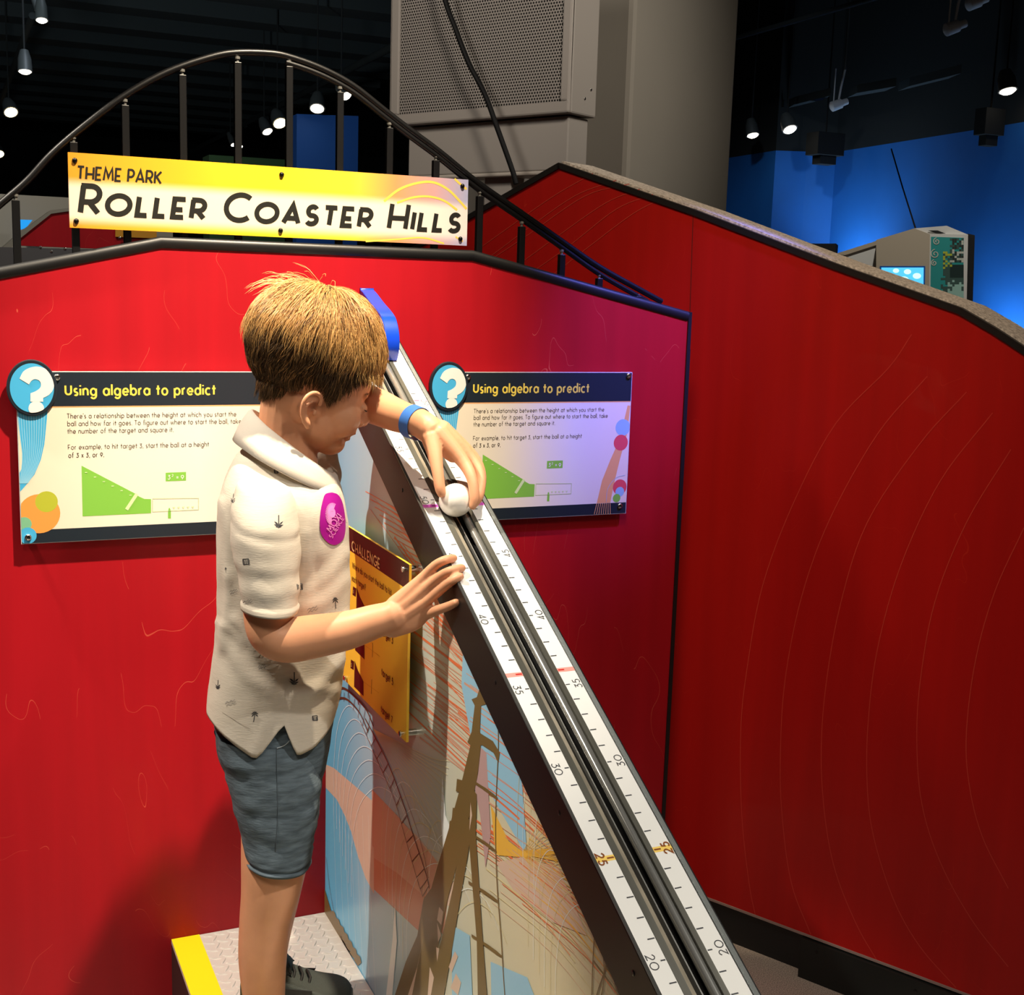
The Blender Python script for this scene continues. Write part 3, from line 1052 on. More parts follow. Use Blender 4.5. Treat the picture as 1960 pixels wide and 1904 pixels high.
# pale threads fanning behind the curved track
for k in range(14):
    stroke([(716, 1395), (770 + 4 * k, 1500 - 4 * k), (835 + 2 * k, 1625 - 13 * k)], 0.8, M_LINE2, 4)
# curved coaster track: arch at top left then running down as a ladder
stroke([(632, 1378), (640, 1348), (652, 1336), (668, 1340), (690, 1365), (705, 1400)], 3.0, M_DKB, 6)
stroke([(628, 1365), (634, 1330), (650, 1317), (668, 1322), (700, 1355), (716, 1390)], 3.4, M_DKB, 6)
for k in range(9):
    a, c = (632 + 9 * k, 1352 - 22 * math.sin(k * 0.5) + 4 * k), (630 + 10 * k, 1325 - 14 * math.sin(k * 0.45) + 4.5 * k)
    stroke([a, c], 1.6, M_DKB, 0)
stroke([(640, 1310), (652, 1296), (675, 1300), (690, 1312)], 5, M_DKB, 4)
stroke([(655, 1300), (652, 1335)], 2.4, M_DKB, 0)
stroke([(668, 1302), (667, 1335)], 2.4, M_DKB, 0)
railA = spline([(700, 1375), (724, 1420), (748, 1470), (772, 1535), (796, 1610), (816, 1670), (823, 1700)], 6)
railB = spline([(690, 1378), (708, 1420), (730, 1470), (756, 1530), (776, 1600), (796, 1670), (810, 1715)], 6)
railC = spline([(768, 1500), (790, 1560), (806, 1610), (822, 1680)], 6)
stroke(railA, 3.4, M_DKB, 0)
stroke(railB, 1.8, M_DKB, 0)
stroke(railC, 1.4, M_DKB, 0)
for k in range(2, 36, 3):
    a, c = railA[k], railB[min(k + 2, 36)]
    stroke([a, c], 1.8, M_DKB, 0)
# big timber towers
shape([(908, 1400), (924, 1405), (916, 1480), (900, 1560), (880, 1640), (858, 1720), (842, 1800), (826, 1904), (800, 2080), (722, 2080), (768, 1910), (790, 1840), (815, 1740), (838, 1660), (862, 1580), (884, 1500)], M_BRN)
shape([(826, 1700), (812, 1720), (800, 1790), (778, 1840), (755, 1910), (712, 2060), (760, 2060), (800, 1910), (826, 1830)], M_BRN)
shape([(892, 1560), (906, 1575), (896, 1640), (882, 1720), (866, 1820), (850, 1910), (830, 2060), (775, 2060), (812, 1910), (846, 1800), (868, 1700), (880, 1630)], M_BRN)
shape([(900, 1500), (914, 1520), (912, 1600), (918, 1690), (924, 1780), (930, 1860), (934, 1910), (942, 2060), (920, 2060), (916, 1910), (914, 1800), (906, 1700), (900, 1620)], M_BRN)
shape([(928, 1290), (940, 1345), (922, 1350), (920, 1400), (926, 1415), (908, 1430), (896, 1420), (904, 1400), (910, 1350), (904, 1338), (914, 1334)], M_BRN)
shape([(908, 1395), (945, 1418), (958, 1440), (955, 1460), (946, 1440), (925, 1426), (900, 1424)], M_BRN)
stroke([(955, 1398), (955, 1440), (950, 1560), (952, 1680), (960, 1790), (968, 1910), (980, 2060)], 3.2, M_BRN, 5)
for (xa, ya, xb, yb) in ((908, 1496, 954, 1528), (904, 1596, 952, 1630), (898, 1688, 956, 1726), (904, 1790, 962, 1830)):
    stroke([(xa, ya), ((xa + xb) / 2, (ya + yb) / 2 - 1), (xb, yb)], [5, 6, 3.2], M_BRN, 3)
for (xa, ya) in ((876, 1490), (868, 1545), (862, 1570)):
    shape([(xa, ya), (xa + 14, ya + 4), (xa + 10, ya + 26), (xa - 2, ya + 24)], M_BRN)
# pale gaps in the towers
for g in ([(842, 1735), (850, 1745), (846, 1770), (838, 1760)], [(838, 1765), (846, 1790), (840, 1802)], [(836, 1812), (842, 1815), (838, 1840)], [(824, 1850), (832, 1870), (826, 1904), (820, 1904)], [(872, 1820), (878, 1830), (866, 1860), (860, 1850)], [(874, 1862), (884, 1880), (878, 1904), (864, 1890)], [(812, 1790), (800, 1850), (782, 1904), (790, 1904)], [(902, 1535), (905, 1560), (900, 1590)]):
    shape(g, M_SAND)
# lattice tower at the lower right
for l in (((1140, 1780), (1136, 1850), (1134, 1920)), ((1156, 1820), (1158, 1870), (1150, 1920)), ((1178, 1880), (1184, 1904), (1188, 1920)), ((1138, 1838), (1170, 1880), (1196, 1920)), ((1166, 1840), (1148, 1890), (1140, 1920))):
    stroke(list(l), 3.0, M_BRN, 3)
# leafy rocks along the step
shape([(622, 1700), (628, 1720), (640, 1760), (650, 1775), (662, 1800), (668, 1830), (690, 1862), (640, 1775), (622, 1748)], M_BRN)
stroke([(625, 1640), (632, 1700), (640, 1745)], 1.2, M_DKB, 3)
for k in range(7):
    x, y = 634 + 8 * k, 1752 + 14 * k
    shape([(x - 4, y), (x + 3, y - 10), (x + 8, y - 6), (x + 11, y + 6), (x + 4, y + 12)], M_BRN)
b.build('printed_side', ramp)

# far side and underside of the wedge
SIDE = mat('dark_grey_side_board', '2c2a29', 0.5)
b = MB()
b.prism([p + V((RW - 0.012, 0, 0)) for p in quad], (0.012, 0, 0), SIDE)
b.build('back_side', ramp)

# black steel band along each side
BAND = mat('black_powder_coat', '111213', 0.45, spec=0.3)
for nm, xa, xb in (('side_band', -0.004, 0.0), ('side_band', RW, RW + 0.004)):
    b = MB()
    y0, y1 = -0.001, YB
    b.prism([V((xa, y0, ztrack(y0) - BV)), V((xa, y1, ztrack(y1) - BV)), V((xa, y1, ztrack(y1))), V((xa, y0, ztrack(y0)))], (xb - xa, 0, 0), BAND)
    o = b.build(nm, ramp, bevel=0.0008)
    if xa < 0:
        for px, py in ((770, 938), (948, 1306), (1070, 1555), (1212, 1862)):
            c = atX(px, py, -0.004)
            b = MB()
            b.lathe(c + V((0.001, 0, 0)), (-1, 0, 0), [(0, 0.0035), (0.0015, 0.0035), (0.0022, 0.002), (0.0016, 0.0001)], BLACKM, 12)
            b.build('bolt', o, smooth=50)


def strip(name, x0, x1, h0, h1, m, bev=0.0):
    bb = MB()
    bb.prism([tp(x0, S_TOP, h0), tp(x1, S_TOP, h0), tp(x1, S_TOP, h1), tp(x0, S_TOP, h1)], RD * (S_BOT - S_TOP), m)
    return bb.build(name, ramp, bevel=bev)


# number scales
PA, PB2 = onramp(945, 1184), onramp(1267, 1838)
SPN = (PB2[1] - PA[1]) / 20.0                        # track length per number
s_of = lambda n: PA[1] + (40 - n) * SPN
GREYT = mat('grey_scale_print', '38393d', 0.5)
STRIPES = {49.45: ('e86ae0', '8a2a86'), 60.2: ('f8c8d8', 'd03050'), 36.0: ('f5a096', 'c8201a'), 25.0: ('f8d46a', '8a4a10')}
for side in (0, 1):
    xa, xb = (0.0012, 0.0255) if side == 0 else (0.0775, 0.1025)
    tx0, tx1 = (0.0155, 0.0245) if side == 0 else (0.0785, 0.0875)
    bb = MB()
    bb.prism([tp(xa, S_TOP, -0.004), tp(xb, S_TOP, -0.004), tp(xb, S_TOP, 0.0), tp(xa, S_TOP, 0.0)], RD * (S_BOT - S_TOP), WHITEP)
    for n in range(8, 62):
        five = n % 5 == 0
        s = s_of(n)
        if s < S_TOP + 0.01:
            continue
        ink = lin
        w = 0.0016
        if n == 25:
            continue
        a0, a1 = (tx0 + 0.003, tx1) if (five and side == 0) else ((tx0, tx1 - 0.003) if five else (tx0, tx1))
        bb.prism([tp(a0, s - w / 2, 0.0002), tp(a1, s - w / 2, 0.0002), tp(a1, s + w / 2, 0.0002), tp(a0, s + w / 2, 0.0002)], RN * 0.0001, GREYT)
        if five:
            sz = 0.0118
            tw = text_width(str(n), 0.1, 0.16) * sz
            if side == 0:
                letter(bb, str(n), tp(0.0035, s - tw / 2, 0), RD, (1, 0, 0), sz, GREYT, 0.1, 0.16, lift=0.0003)
            else:
                letter(bb, str(n), tp(0.1005, s + tw / 2, 0), -RD, (-1, 0, 0), sz, GREYT, 0.1, 0.16, lift=0.0003)
    for n, (c1, c2) in STRIPES.items():
        s = s_of(n)
        m1, m2 = mat('scale_stripe_' + c1, c1, 0.4), mat('scale_mark_' + c2, c2, 0.4)
        if s < S_TOP + 0.005:
            continue
        w = 0.0075 if n != 60.2 else 0.006
        bb.prism([tp(xa, s - w / 2, 0.0001), tp(xb, s - w / 2, 0.0001), tp(xb, s + w / 2, 0.0001), tp(xa, s + w / 2, 0.0001)], RN * 0.0001, m1)
        bb.prism([tp(tx0, s - 0.0011, 0.0003), tp(tx1, s - 0.0011, 0.0003), tp(tx1, s + 0.0011, 0.0003), tp(tx0, s + 0.0011, 0.0003)], RN * 0.0001, m2)
        if n == 25.0:
            sz = 0.0118
            tw = text_width('25', 0.16, 0.14) * sz
            if side == 0:
                letter(bb, '25', tp(0.003, s - tw / 2, 0), RD, (1, 0, 0), sz, m2, 0.16, 0.14, lift=0.0005)
            else:
                letter(bb, '25', tp(0.1005, s + tw / 2, 0), -RD, (-1, 0, 0), sz, m2, 0.16, 0.14, lift=0.0005)
    o = bb.build('number_scale', ramp)
    o['label'] = 'left-hand white number scale' if side == 0 else 'right-hand white number scale'
GLASSY = mat('clear_acrylic_edge', 'cfd6d4', 0.08, trans=0.7)
strip('acrylic_edge', RW - 0.0055, RW + 0.001, -0.006, 0.0012, GLASSY)
strip('acrylic_edge', -0.0035, 0.001, -0.006, 0.0008, mat('dark_acrylic_edge', '4a4a48', 0.12))
FLAT = mat('dull_grey_steel', '5a5951', 0.4, 0.3, noise=(60, 0.25, 3, (1, 0.1, 0.1)))
strip('guide_bar', 0.0258, 0.0345, -0.004, 0.0006, FLAT)
strip('guide_bar', 0.0702, 0.0772, -0.004, 0.0006, FLAT)
WORN = mat('worn_zinc_steel', 'a39a88', 0.4, 0.15, noise=(45, 0.35, 4, (1, 0.35, 0.35)))
DARKG = mat('black_slot', '0b0b0b', 0.6)
# groove: sloping zinc wall, black slot, thin lip, round bright rod
bb = MB()
bb.prism([tp(0.0346, S_TOP, -0.001), tp(0.0435, S_TOP, -0.006), tp(0.0435, S_TOP, -0.026), tp(0.0346, S_TOP, -0.026)], RD * (S_BOT - S_TOP), WORN)
bb.build('groove_wall', ramp)
strip('groove_floor', 0.043, 0.0705, -0.03, -0.024, DARKG)
strip('groove_lip', 0.0535, 0.0552, -0.024, -0.0125, STEEL)
bb = MB()
rod = [tp(0.0652, S_TOP, -0.0066), tp(0.0652, S_BOT, -0.0066)]
bb.tube(rod, 0.0058, mat('grey_steel_rod', 'a8a8a4', 0.24, 0.7), 24)
bb.build('guide_rod', ramp, smooth=60)

# blue moulded stop at the top of the track
BLUEP = mat('glossy_blue_plastic', '1546d8', 0.22, spec=0.6)
xr, xl = 0.086, 0.059
edge = [atX(x, y, xr) for x, y in spline([(711, 550), (722, 561), (735, 578), (748, 593), (757, 606), (762, 622), (765, 642), (765, 664), (762, 684), (757, 703)], 6)]
edge = [V((xr, min(p.y, -0.002), max(p.z, ztrack(min(p.y, -0.002)) + 0.001))) for p in edge]
bott = V((xr, -0.002, ztrack(-0.002) + 0.001))
outline = edge + [V((xr, edge[-1].y + 0.004, ztrack(edge[-1].y + 0.004) + 0.001)), bott]
bb = MB()
bb.prism(outline, (xl - xr, 0, 0), BLUEP)
bb.build('blue_stop', ramp, smooth=35, bevel=0.003, seg=3)

# ------------------------------------------------------------------ challenge sign on the printed side
CX_ = -0.022
AMBER = mat('amber_board', 'ffd042', 0.35)
AMBER2 = mat('deep_amber_print', 'e0a41c', 0.35)
MAROON = mat('maroon_print', '36140f', 0.4)
CREAMI = mat('cream_lettering', 'efc88c', 0.4)
ch_tl, ch_tr, ch_bl, ch_br = (668, 1012), (783, 1076), (657, 1300), (778, 1420)
cA, cB, cC, cD = [atX(x, y, CX_) for x, y in (ch_tl, ch_tr, ch_bl, ch_br)]
cy0, cy1 = (cA.y + cC.y) / 2, (cB.y + cD.y) / 2
cz1, cz0 = (cA.z + cB.z) / 2, (cC.z + cD.z) / 2
chal = thing('challenge_sign', (CX_, (cy0 + cy1) / 2, (cz0 + cz1) / 2), 'amber challenge sign with a maroon heading standing off the printed side of the ramp', 'sign')
cyb = cy0 + 0.05
bb = MB()
bb.prism([V((CX_, cyb, cz0)), V((CX_, cy1, cz0)), V((CX_, cy1, cz1)), V((CX_, cyb, cz1))], (0.004, 0, 0), AMBER)
cl = 0.0003


def cp(x, y):
    return atX(x, y, CX_)


def cpoly(pts, m, lift=0.0):
    bb.poly([V((CX_ - cl - lift, max(min(p.y, cyb), cy1), max(min(p.z, cz1), cz0))) for p in pts], m)


zband = (cp(668, 1058).z + cp(781, 1122).z) / 2
bb.poly([V((CX_ - cl, cyb, zband)), V((CX_ - cl, cy1, zband)), V((CX_ - cl, cy1, cz1)), V((CX_ - cl, cyb, cz1))], MAROON)
yd = cp(732, 1150).y
for px, py in ((676, 1122), (674, 1192), (672, 1262)):
    cpoly([cp(px, py), cp(px + 6, py + 4), cp(px + 5, py + 20), cp(px - 1, py + 16)], MAROON)
    cpoly([cp(px + 7, py + 2), cp(px + 13, py + 20), cp(px + 24, py + 42), cp(px + 24, py + 70), cp(px + 6, py + 52)], MAROON)
    bb.ribbon([cp(px + 24, py + 42), cp(px + 54, py + 64)], 0.0007, AMBER2, NX, cl * 2)
    bb.ribbon([cp(px + 40, py + 38), cp(px + 39, py + 66)], 0.0014, MAROON, NX, cl * 2)
bb.build('board', chal)
bb = MB()
uY = V((0, -1, 0))


def cl_text(txt, x, y, size, m, w, wid):
    o_ = cp(x, y)
    letter(bb, txt, V((CX_ - cl, o_.y, o_.z)), uY, (0, 0, 1), size, m, w, 0.16, lift=0.0006, width=wid)


uw = cy0 - cy1
cl_text('CHALLENGE', 674, 1053, 0.0185, CREAMI, 0.17, abs(cp(728, 1085).y - cp(674, 1055).y))
bb.build('heading', chal)
bb = MB()
cl_text('Where do you start the ball to hit', 675, 1086, 0.0105, MAROON, 0.15, abs(cp(750, 1130).y - cp(675, 1086).y))
cl_text('each target?', 674, 1110, 0.0105, MAROON, 0.15, abs(cp(701, 1122).y - cp(674, 1108).y))
bb.build('question', chal)
bb = MB()
for txt, x, y in (('target 3', 731, 1214), ('target 5', 731, 1291), ('target 7', 730, 1362)):
    cl_text(txt, x, y, 0.0125, MAROON, 0.17, abs(cp(753, 1300).y - cp(731, 1285).y))
    bb.build('target_label', chal)
    bb = MB()
for n, (px, py) in zip('123', ((677, 1135), (675, 1205), (673, 1275))):
    cl_text(n, px, py, 0.007, CREAMI, 0.16, 0.0035)
    bb.build('task_number', chal)
    bb = MB()
for px, py in ((776, 1089), (771, 1403), (664, 1297)):
    c = cp(px, py)
    c.y = min(c.y, cyb - 0.005)
    bb = MB()
    bb.lathe(V((0.0005, c.y, c.z)), (-1, 0, 0), [(0, 0.0055), (-CX_ - 0.0045, 0.0055), (-CX_ - 0.004, 0.0028), (-CX_ + 0.004, 0.0028), (-CX_ + 0.0042, 0.005), (-CX_ + 0.0062, 0.0048), (-CX_ + 0.0072, 0.003)], CHROME, 16)
    bb.build('standoff', chal, smooth=40)

# ------------------------------------------------------------------ step platform
PLATE = mat('aluminium_tread_plate', 'dedad2', 0.42, 0.2, bump=(90, 0.12))
YELT = mat('yellow_safety_tape', 'ffea1a', 0.4)
DSIDE = mat('dark_brown_step_side', '2a1c1c', 0.5)
step = thing('step_platform', (-0.15, -0.4, 0), 'aluminium tread-plate step with a yellow edge strip under the boy', 'step')
X0, X1, YE, YI = -0.305, -0.0012, -0.95, -0.252
bb = MB()
bb.box(((X0 + X1) / 2, YE / 2 - 0.0005, TREAD_Z - 0.004), (X1 - X0, -YE - 0.001, 0.008), PLATE)
lug = 0.0125
row = 0
y = -0.012
while y > YE + 0.02:
    x = YI + 0.012 + (0.0125 if row % 2 else 0)
    while x < X1 - 0.008:
        a = math.radians(-28 if row % 2 == 0 else 62)
        ux, uy = V((math.cos(a), math.sin(a), 0)), V((-math.sin(a), math.cos(a), 0))
        c = V((x, y, TREAD_Z))
        n = 10
        out = [c + ux * (lug * math.cos(2 * math.pi * k / n)) + uy * (0.0026 * math.sin(2 * math.pi * k / n)) for k in range(n)]
        top = [c + (p - c) * 0.62 + V((0, 0, 0.0016)) for p in out]
        bb.rings([out, top], PLATE)
        x += 0.025
    y -= 0.0145
    row += 1
bb.build('tread', step)
bb = MB()
bb.box(((X0 + YI) / 2, YE / 2 - 0.0005, TREAD_Z + 0.0004), (YI - X0, -YE - 0.001, 0.0012), YELT)
bb.build('edge_strip', step)
bb = MB()
bb.box((X0 + 0.006, YE / 2 - 0.0005, (TREAD_Z - 0.008) / 2 + 0.001), (0.012, -YE - 0.002, TREAD_Z - 0.01), DSIDE)
bb.box(((X0 + X1) / 2, YE + 0.008, (TREAD_Z - 0.008) / 2 + 0.001), (X1 - X0 - 0.002, 0.014, TREAD_Z - 0.01), DSIDE)
bb.build('base', step)

# ------------------------------------------------------------------ right-hand red partition (second exhibit, turned)
QU, QN = V((0.4501, -0.8930, 0)), V((-0.8930, -0.4501, 0))
QA = atZ(1365, 1722, 0.1)


def qp(x, y, off=0.0):
    return at(x, y, QA + QN * off, QN)


part2 = thing('red_partition', (QA.x, QA.y, 0), 'long dark red partition with engraved curves rising to a peak at the far right', 'partition')
topl = [qp(560, 605), qp(1070, 312), qp(1330, 402), qp(1600, 505), qp(1840, 590), qp(1905, 628), qp(1960, 664), qp(2330, 925)]
QTH = 0.075
zb = 0.1
eL2, eR2 = topl[0], topl[-1]
bb = MB()
bb.prism([V((eL2.x, eL2.y, zb)), V((eR2.x, eR2.y, zb))] + topl[::-1], -QN * QTH, RED2)
ENG = mat('pale_engraved_line', 'cc4030', 0.5)
lines = [[(868, 512), (960, 445), (1060, 375), (1135, 332)], [(900, 520), (1000, 445), (1100, 375), (1180, 345)], [(935, 500), (1010, 450), (1120, 375), (1205, 352)],
         [(985, 512), (1070, 450), (1160, 388), (1225, 362)], [(1005, 530), (1090, 470), (1180, 400), (1250, 372)], [(1040, 540), (1130, 470), (1210, 410), (1262, 382)],
         [(1745, 640), (1700, 705), (1600, 810), (1520, 960), (1460, 1120), (1430, 1280), (1418, 1400), (1420, 1560), (1434, 1690), (1446, 1752)],
         [(1775, 720), (1680, 830), (1590, 990), (1535, 1140), (1503, 1300), (1494, 1440), (1497, 1560), (1515, 1690), (1552, 1788)],
         [(1850, 750), (1760, 850), (1660, 1000), (1608, 1160), (1580, 1320), (1572, 1450), (1580, 1570), (1600, 1670), (1640, 1770), (1680, 1840)],
         [(1900, 790), (1800, 920), (1725, 1080), (1680, 1240), (1662, 1380), (1660, 1500), (1672, 1600), (1710, 1720), (1760, 1810), (1830, 1890)],
         [(1935, 860), (1850, 1000), (1790, 1150), (1762, 1300), (1755, 1420), (1765, 1540), (1800, 1650), (1860, 1760), (1930, 1850)],
         [(1960, 1010), (1905, 1130), (1868, 1260), (1850, 1400), (1855, 1500), (1880, 1600), (1930, 1700)]]
for l in lines:
    c = [qp(*p) for p in spline(l, 6)]
    bb.ribbon(c, 0.0016, ENG, QN, 0.0004)
bb.ribbon([qp(1327, 405), qp(1320, 620)], 0.0016, mat('dark_panel_seam', '4a0a08', 0.6), QN, 0.0003)  # thin dark ribbon along the joint of two panels
bb.build('panel', part2)
bb = MB()
for i in range(len(topl) - 1):
    a, c = topl[i], topl[i + 1]
    t = (c - a).normalized()
    nn = V((0, 0, 1)) - t * t.z
    nn.normalize()
    bb.prism([a + QN * 0.003 - nn * 0.012, c + QN * 0.003 - nn * 0.012, c + QN * 0.003 + nn * 0.001, a + QN * 0.003 + nn * 0.001], -QN * 0.016, BLACK)
bb.build('edge_trim', part2)
CAPG = mat('grey_speckled_cap', 'c6c6c2', 0.6, noise=(160, 0.5, 2))
bb = MB()
for i in range(1, len(topl) - 1):
    a, c = topl[i], topl[i + 1]
    bb.prism([a + V((0, 0, 0.0005)) - QN * 0.012, c + V((0, 0, 0.0005)) - QN * 0.012, c + V((0, 0, 0.006)) - QN * 0.012, a + V((0, 0, 0.006)) - QN * 0.012], -QN * (QTH + 0.05), CAPG)
bb.build('top_cap', part2)
bb = MB()
a, c = V((eL2.x, eL2.y, 0)), V((eR2.x, eR2.y, 0))
bb.prism([a - QN * 0.02, c - QN * 0.02, c - QN * 0.02 + V((0, 0, zb)), a - QN * 0.02 + V((0, 0, zb))], -QN * 0.05, BLACK)
e0, e1 = V((qp(1537, 1790).x, qp(1537, 1790).y, 0)), c
bb.prism([e0 + QN * 0.012, e1 + QN * 0.012, e1 + QN * 0.012 + V((0, 0, zb - 0.006)), e0 + QN * 0.012 + V((0, 0, zb - 0.006))], -QN * 0.05, mat('black_kick_board', '0f1413', 0.5))
bb.build('kick_plate', part2)
bb = MB()
bb.prism([a + V((0, 0, zb - 0.003)) + QN * 0.003, c + V((0, 0, zb - 0.003)) + QN * 0.003, c + V((0, 0, zb + 0.002)) + QN * 0.003, a + V((0, 0, zb + 0.002)) + QN * 0.003], -QN * 0.012, mat('grey_bottom_edging', '9a8680', 0.5))
bb.build('bottom_edging', part2)
for px, py in ((1563, 1822), (1752, 1896)):
    bb = MB()
    cc = qp(px, py, 0.012)
    bb.lathe(cc - QN * 0.001, QN, [(0, 0.004), (0.0015, 0.004), (0.002, 0.002)], BLACKM, 10)
    bb.build('bolt', part2, smooth=50)

# ------------------------------------------------------------------ column, loudspeaker cabinet, cable
COLM = mat('warm_grey_column_paint', '8a857a', 0.8, noise=(2, 0.05))
OC = -1.15
c0, c1 = qp(1100, 200, OC), qp(1205, 200, OC)
cw = (c1 - c0).length
bb = MB()
mid = c1 - (c1 - c0).normalized() * 0.5
bb.box((V((c1.x, c1.y, 0)) - QU * (-0.0) - QU * 0.36 - QN * 0.35) + V((0, 0, 2.2)), (0.72, 0.7, 4.6), COLM, (QU, QN, V((0, 0, 1))))
tag(bb.build('column', bevel=0.02), kind='structure')

BOXM = mat('light_grey_cabinet_paint', '9a948c', 0.55)
GRB = mat('dark_grille_backing', '16150f', 0.8)
OB = -0.62
bl, br_, tl, tr = qp(748, 236, OB), qp(1088, 205, OB), qp(752, 0, OB), qp(1090, 0, OB)
z_b = (bl.z + br_.z) / 2 - 0.012
L_ = (V((br_.x, br_.y, 0)) - V((bl.x, bl.y, 0))).length
bo = V((bl.x, bl.y, 0))
cab = thing('loudspeaker_cabinet', bo + V((0, 0, z_b)) + QU * L_ / 2, 'large light grey perforated loudspeaker cabinet high beside the column', 'loudspeaker')
ZC = 0.62
bb = MB()


def cbp(u, z, d=0.0):
    return bo + QU * u + V((0, 0, z_b + z)) - QN * d


fr = 0.034
# case: sides, back and a bevelled front frame
bb.prism([cbp(0, 0, 0.012), cbp(L_, 0, 0.012), cbp(L_, ZC, 0.012), cbp(0, ZC, 0.012)], -QN * 0.13, BOXM)
for (u0, z0_, u1, z1_) in ((0, 0, L_, fr), (0, ZC - fr, L_, ZC), (0, fr, fr, ZC - fr), (L_ - fr, fr, L_, ZC - fr)):
    bb.prism([cbp(u0, z0_), cbp(u1, z0_), cbp(u1, z1_), cbp(u0, z1_)], -QN * 0.014, BOXM)
bb.build('case', cab, bevel=0.006)
# perforated grille: a real plate with holes
bb = MB()
bb.prism([cbp(fr, fr, 0.0095), cbp(L_ - fr, fr, 0.0095), cbp(L_ - fr, ZC - fr, 0.0095), cbp(fr, ZC - fr, 0.0095)], -QN * 0.001, GRB)
bb.build('grille_backing', cab)
bb = MB()
p = 0.0104
ny = int((ZC - 2 * fr) / (p * 0.866))
nx = int((L_ - 2 * fr) / p)
W_, H_ = L_ - 2 * fr, ZC - 2 * fr
vs, fs = [], []
hexr = 0.0036
ki = 0
for j in range(int(0.46 / (p * 0.866))):
    for i in range(nx):
        u = fr + p * (i + 0.5 + (0.5 if j % 2 else 0)) * W_ / (nx * p + p * 0.5)
        z = fr + (j + 0.5) * p * 0.866
        # hexagonal cell with a hexagonal hole: six quads
        for k in range(6):
            a0, a1 = math.radians(60 * k + 30), math.radians(60 * k + 90)
            ro = p * 0.578
            vs += [cbp(u + ro * math.cos(a0), z + ro * math.sin(a0), 0.004), cbp(u + ro * math.cos(a1), z + ro * math.sin(a1), 0.004), cbp(u + hexr * math.cos(a1), z + hexr * math.sin(a1), 0.004), cbp(u + hexr * math.cos(a0), z + hexr * math.sin(a0), 0.004)]
            fs.append([ki, ki + 1, ki + 2, ki + 3])
            ki += 4
bb.add(vs, fs, BOXM)
bb.build('grille', cab)
# lower housing and bracket
bb = MB()
h1 = at(790, 250, bo, QN)
hu0, hu1 = 0.055, L_ - 0.02
zl = qp(790, 335, OB).z - z_b
bb.prism([cbp(hu0, -0.004, 0.03), cbp(hu1, -0.004, 0.03), cbp(hu1, zl, 0.03), cbp(hu0, zl, 0.03)], -QN * 0.1, BOXM)
bb.prism([cbp(hu0, zl, 0.028), cbp(hu1, zl, 0.028), cbp(hu1, zl - 0.012, 0.028), cbp(hu0, zl - 0.012, 0.028)], -QN * 0.1, mat('pale_housing_edge', 'b4aca0', 0.5))
bb.build('housing', cab, bevel=0.004)
for dz in (0.02, 0.05):
    bb = MB()
    bb.lathe(cbp(L_ + 0.0, 0.03 + dz, 0.06 + dz), QU, [(0, 0.004), (0.002, 0.004), (0.003, 0.002)], CHROME, 10)
    bb.build('screw', cab, smooth=50)
bb = MB()
f0 = (hu0 + hu1) / 2 - 0.02
bb.prism([cbp(f0, zl - 0.01, 0.06), cbp(f0 + 0.11, zl - 0.01, 0.06), cbp(f0 + 0.11, 0.15 - z_b, 0.06), cbp(f0, 0.15 - z_b, 0.06)], -QN * 0.1, BOXM)
bb.prism([cbp(f0 - 0.05, 0.001 - z_b, 0.02), cbp(f0 + 0.16, 0.001 - z_b, 0.02), cbp(f0 + 0.16, 0.15 - z_b, 0.02), cbp(f0 - 0.05, 0.15 - z_b, 0.02)], -QN * 0.18, BOXM)
bb.build('stand_post', cab, bevel=0.003)
bb = MB()
cab_pts = [qp(x, y, OB + 0.06) for x, y in ((838, -80), (852, 0), (872, 55), (897, 120), (928, 180), (950, 240), (968, 290), (982, 330), (988, 352))]
bb.tube([V(q) for q in spline(cab_pts, 5)], 0.008, mat('black_cable_sheath', '060606', 0.6, spec=0.2), 10)
tag(bb.build('power_cable', smooth=60), 'thick black cable hanging down in front of the grey loudspeaker cabinet', 'cable')
# ------------------------------------------------------------------ far things
LAMP = mat('lit_lamp_glass', 'ffffff', 0.5, emit='fff2dc', estr=14.0)
LAMPW = mat('warm_lit_lamp_glass', 'ffffff', 0.5, emit='ffe2a8', estr=14.0)
FIX = mat('grey_lamp_housing', '3a3d3d', 0.5)


def lamp(px, py, z, r, lab, tilt=(0, -0.25, -1), lit=True, warm=False, hh=0.16):
    c = atZ(px, py, z)
    ax = V(tilt).normalized()
    t = thing('ceiling_spotlight', c, lab, 'spotlight', 'ceiling spotlights in the dark hall')
    bb = MB()
    bb.lathe(c, -ax, [(0.0, r * 1.12), (0.0, r * 1.2), (hh * 0.6, r * 1.1), (hh, r * 0.7), (hh, 0.001)], FIX, 20)
    bb.build('housing', t, smooth=40)
    bb = MB()
    bb.lathe(c + ax * 0.001, ax, [(0, 0.0001), (0, r), (r * 0.25, r * 0.7), (r * 0.3, 0.0001)], (LAMPW if warm else LAMP) if lit else FIX, 20)
    bb.build('lens', t, smooth=60)
    bb = MB()
    top = c - ax * hh * 0.6
    bb.tube([top, V((top.x, top.y, z + 0.4)), V((top.x, top.y, 4.49))], 0.007, HALLBLACK, 8)
    bb.build('stem', t, smooth=60)
    return t


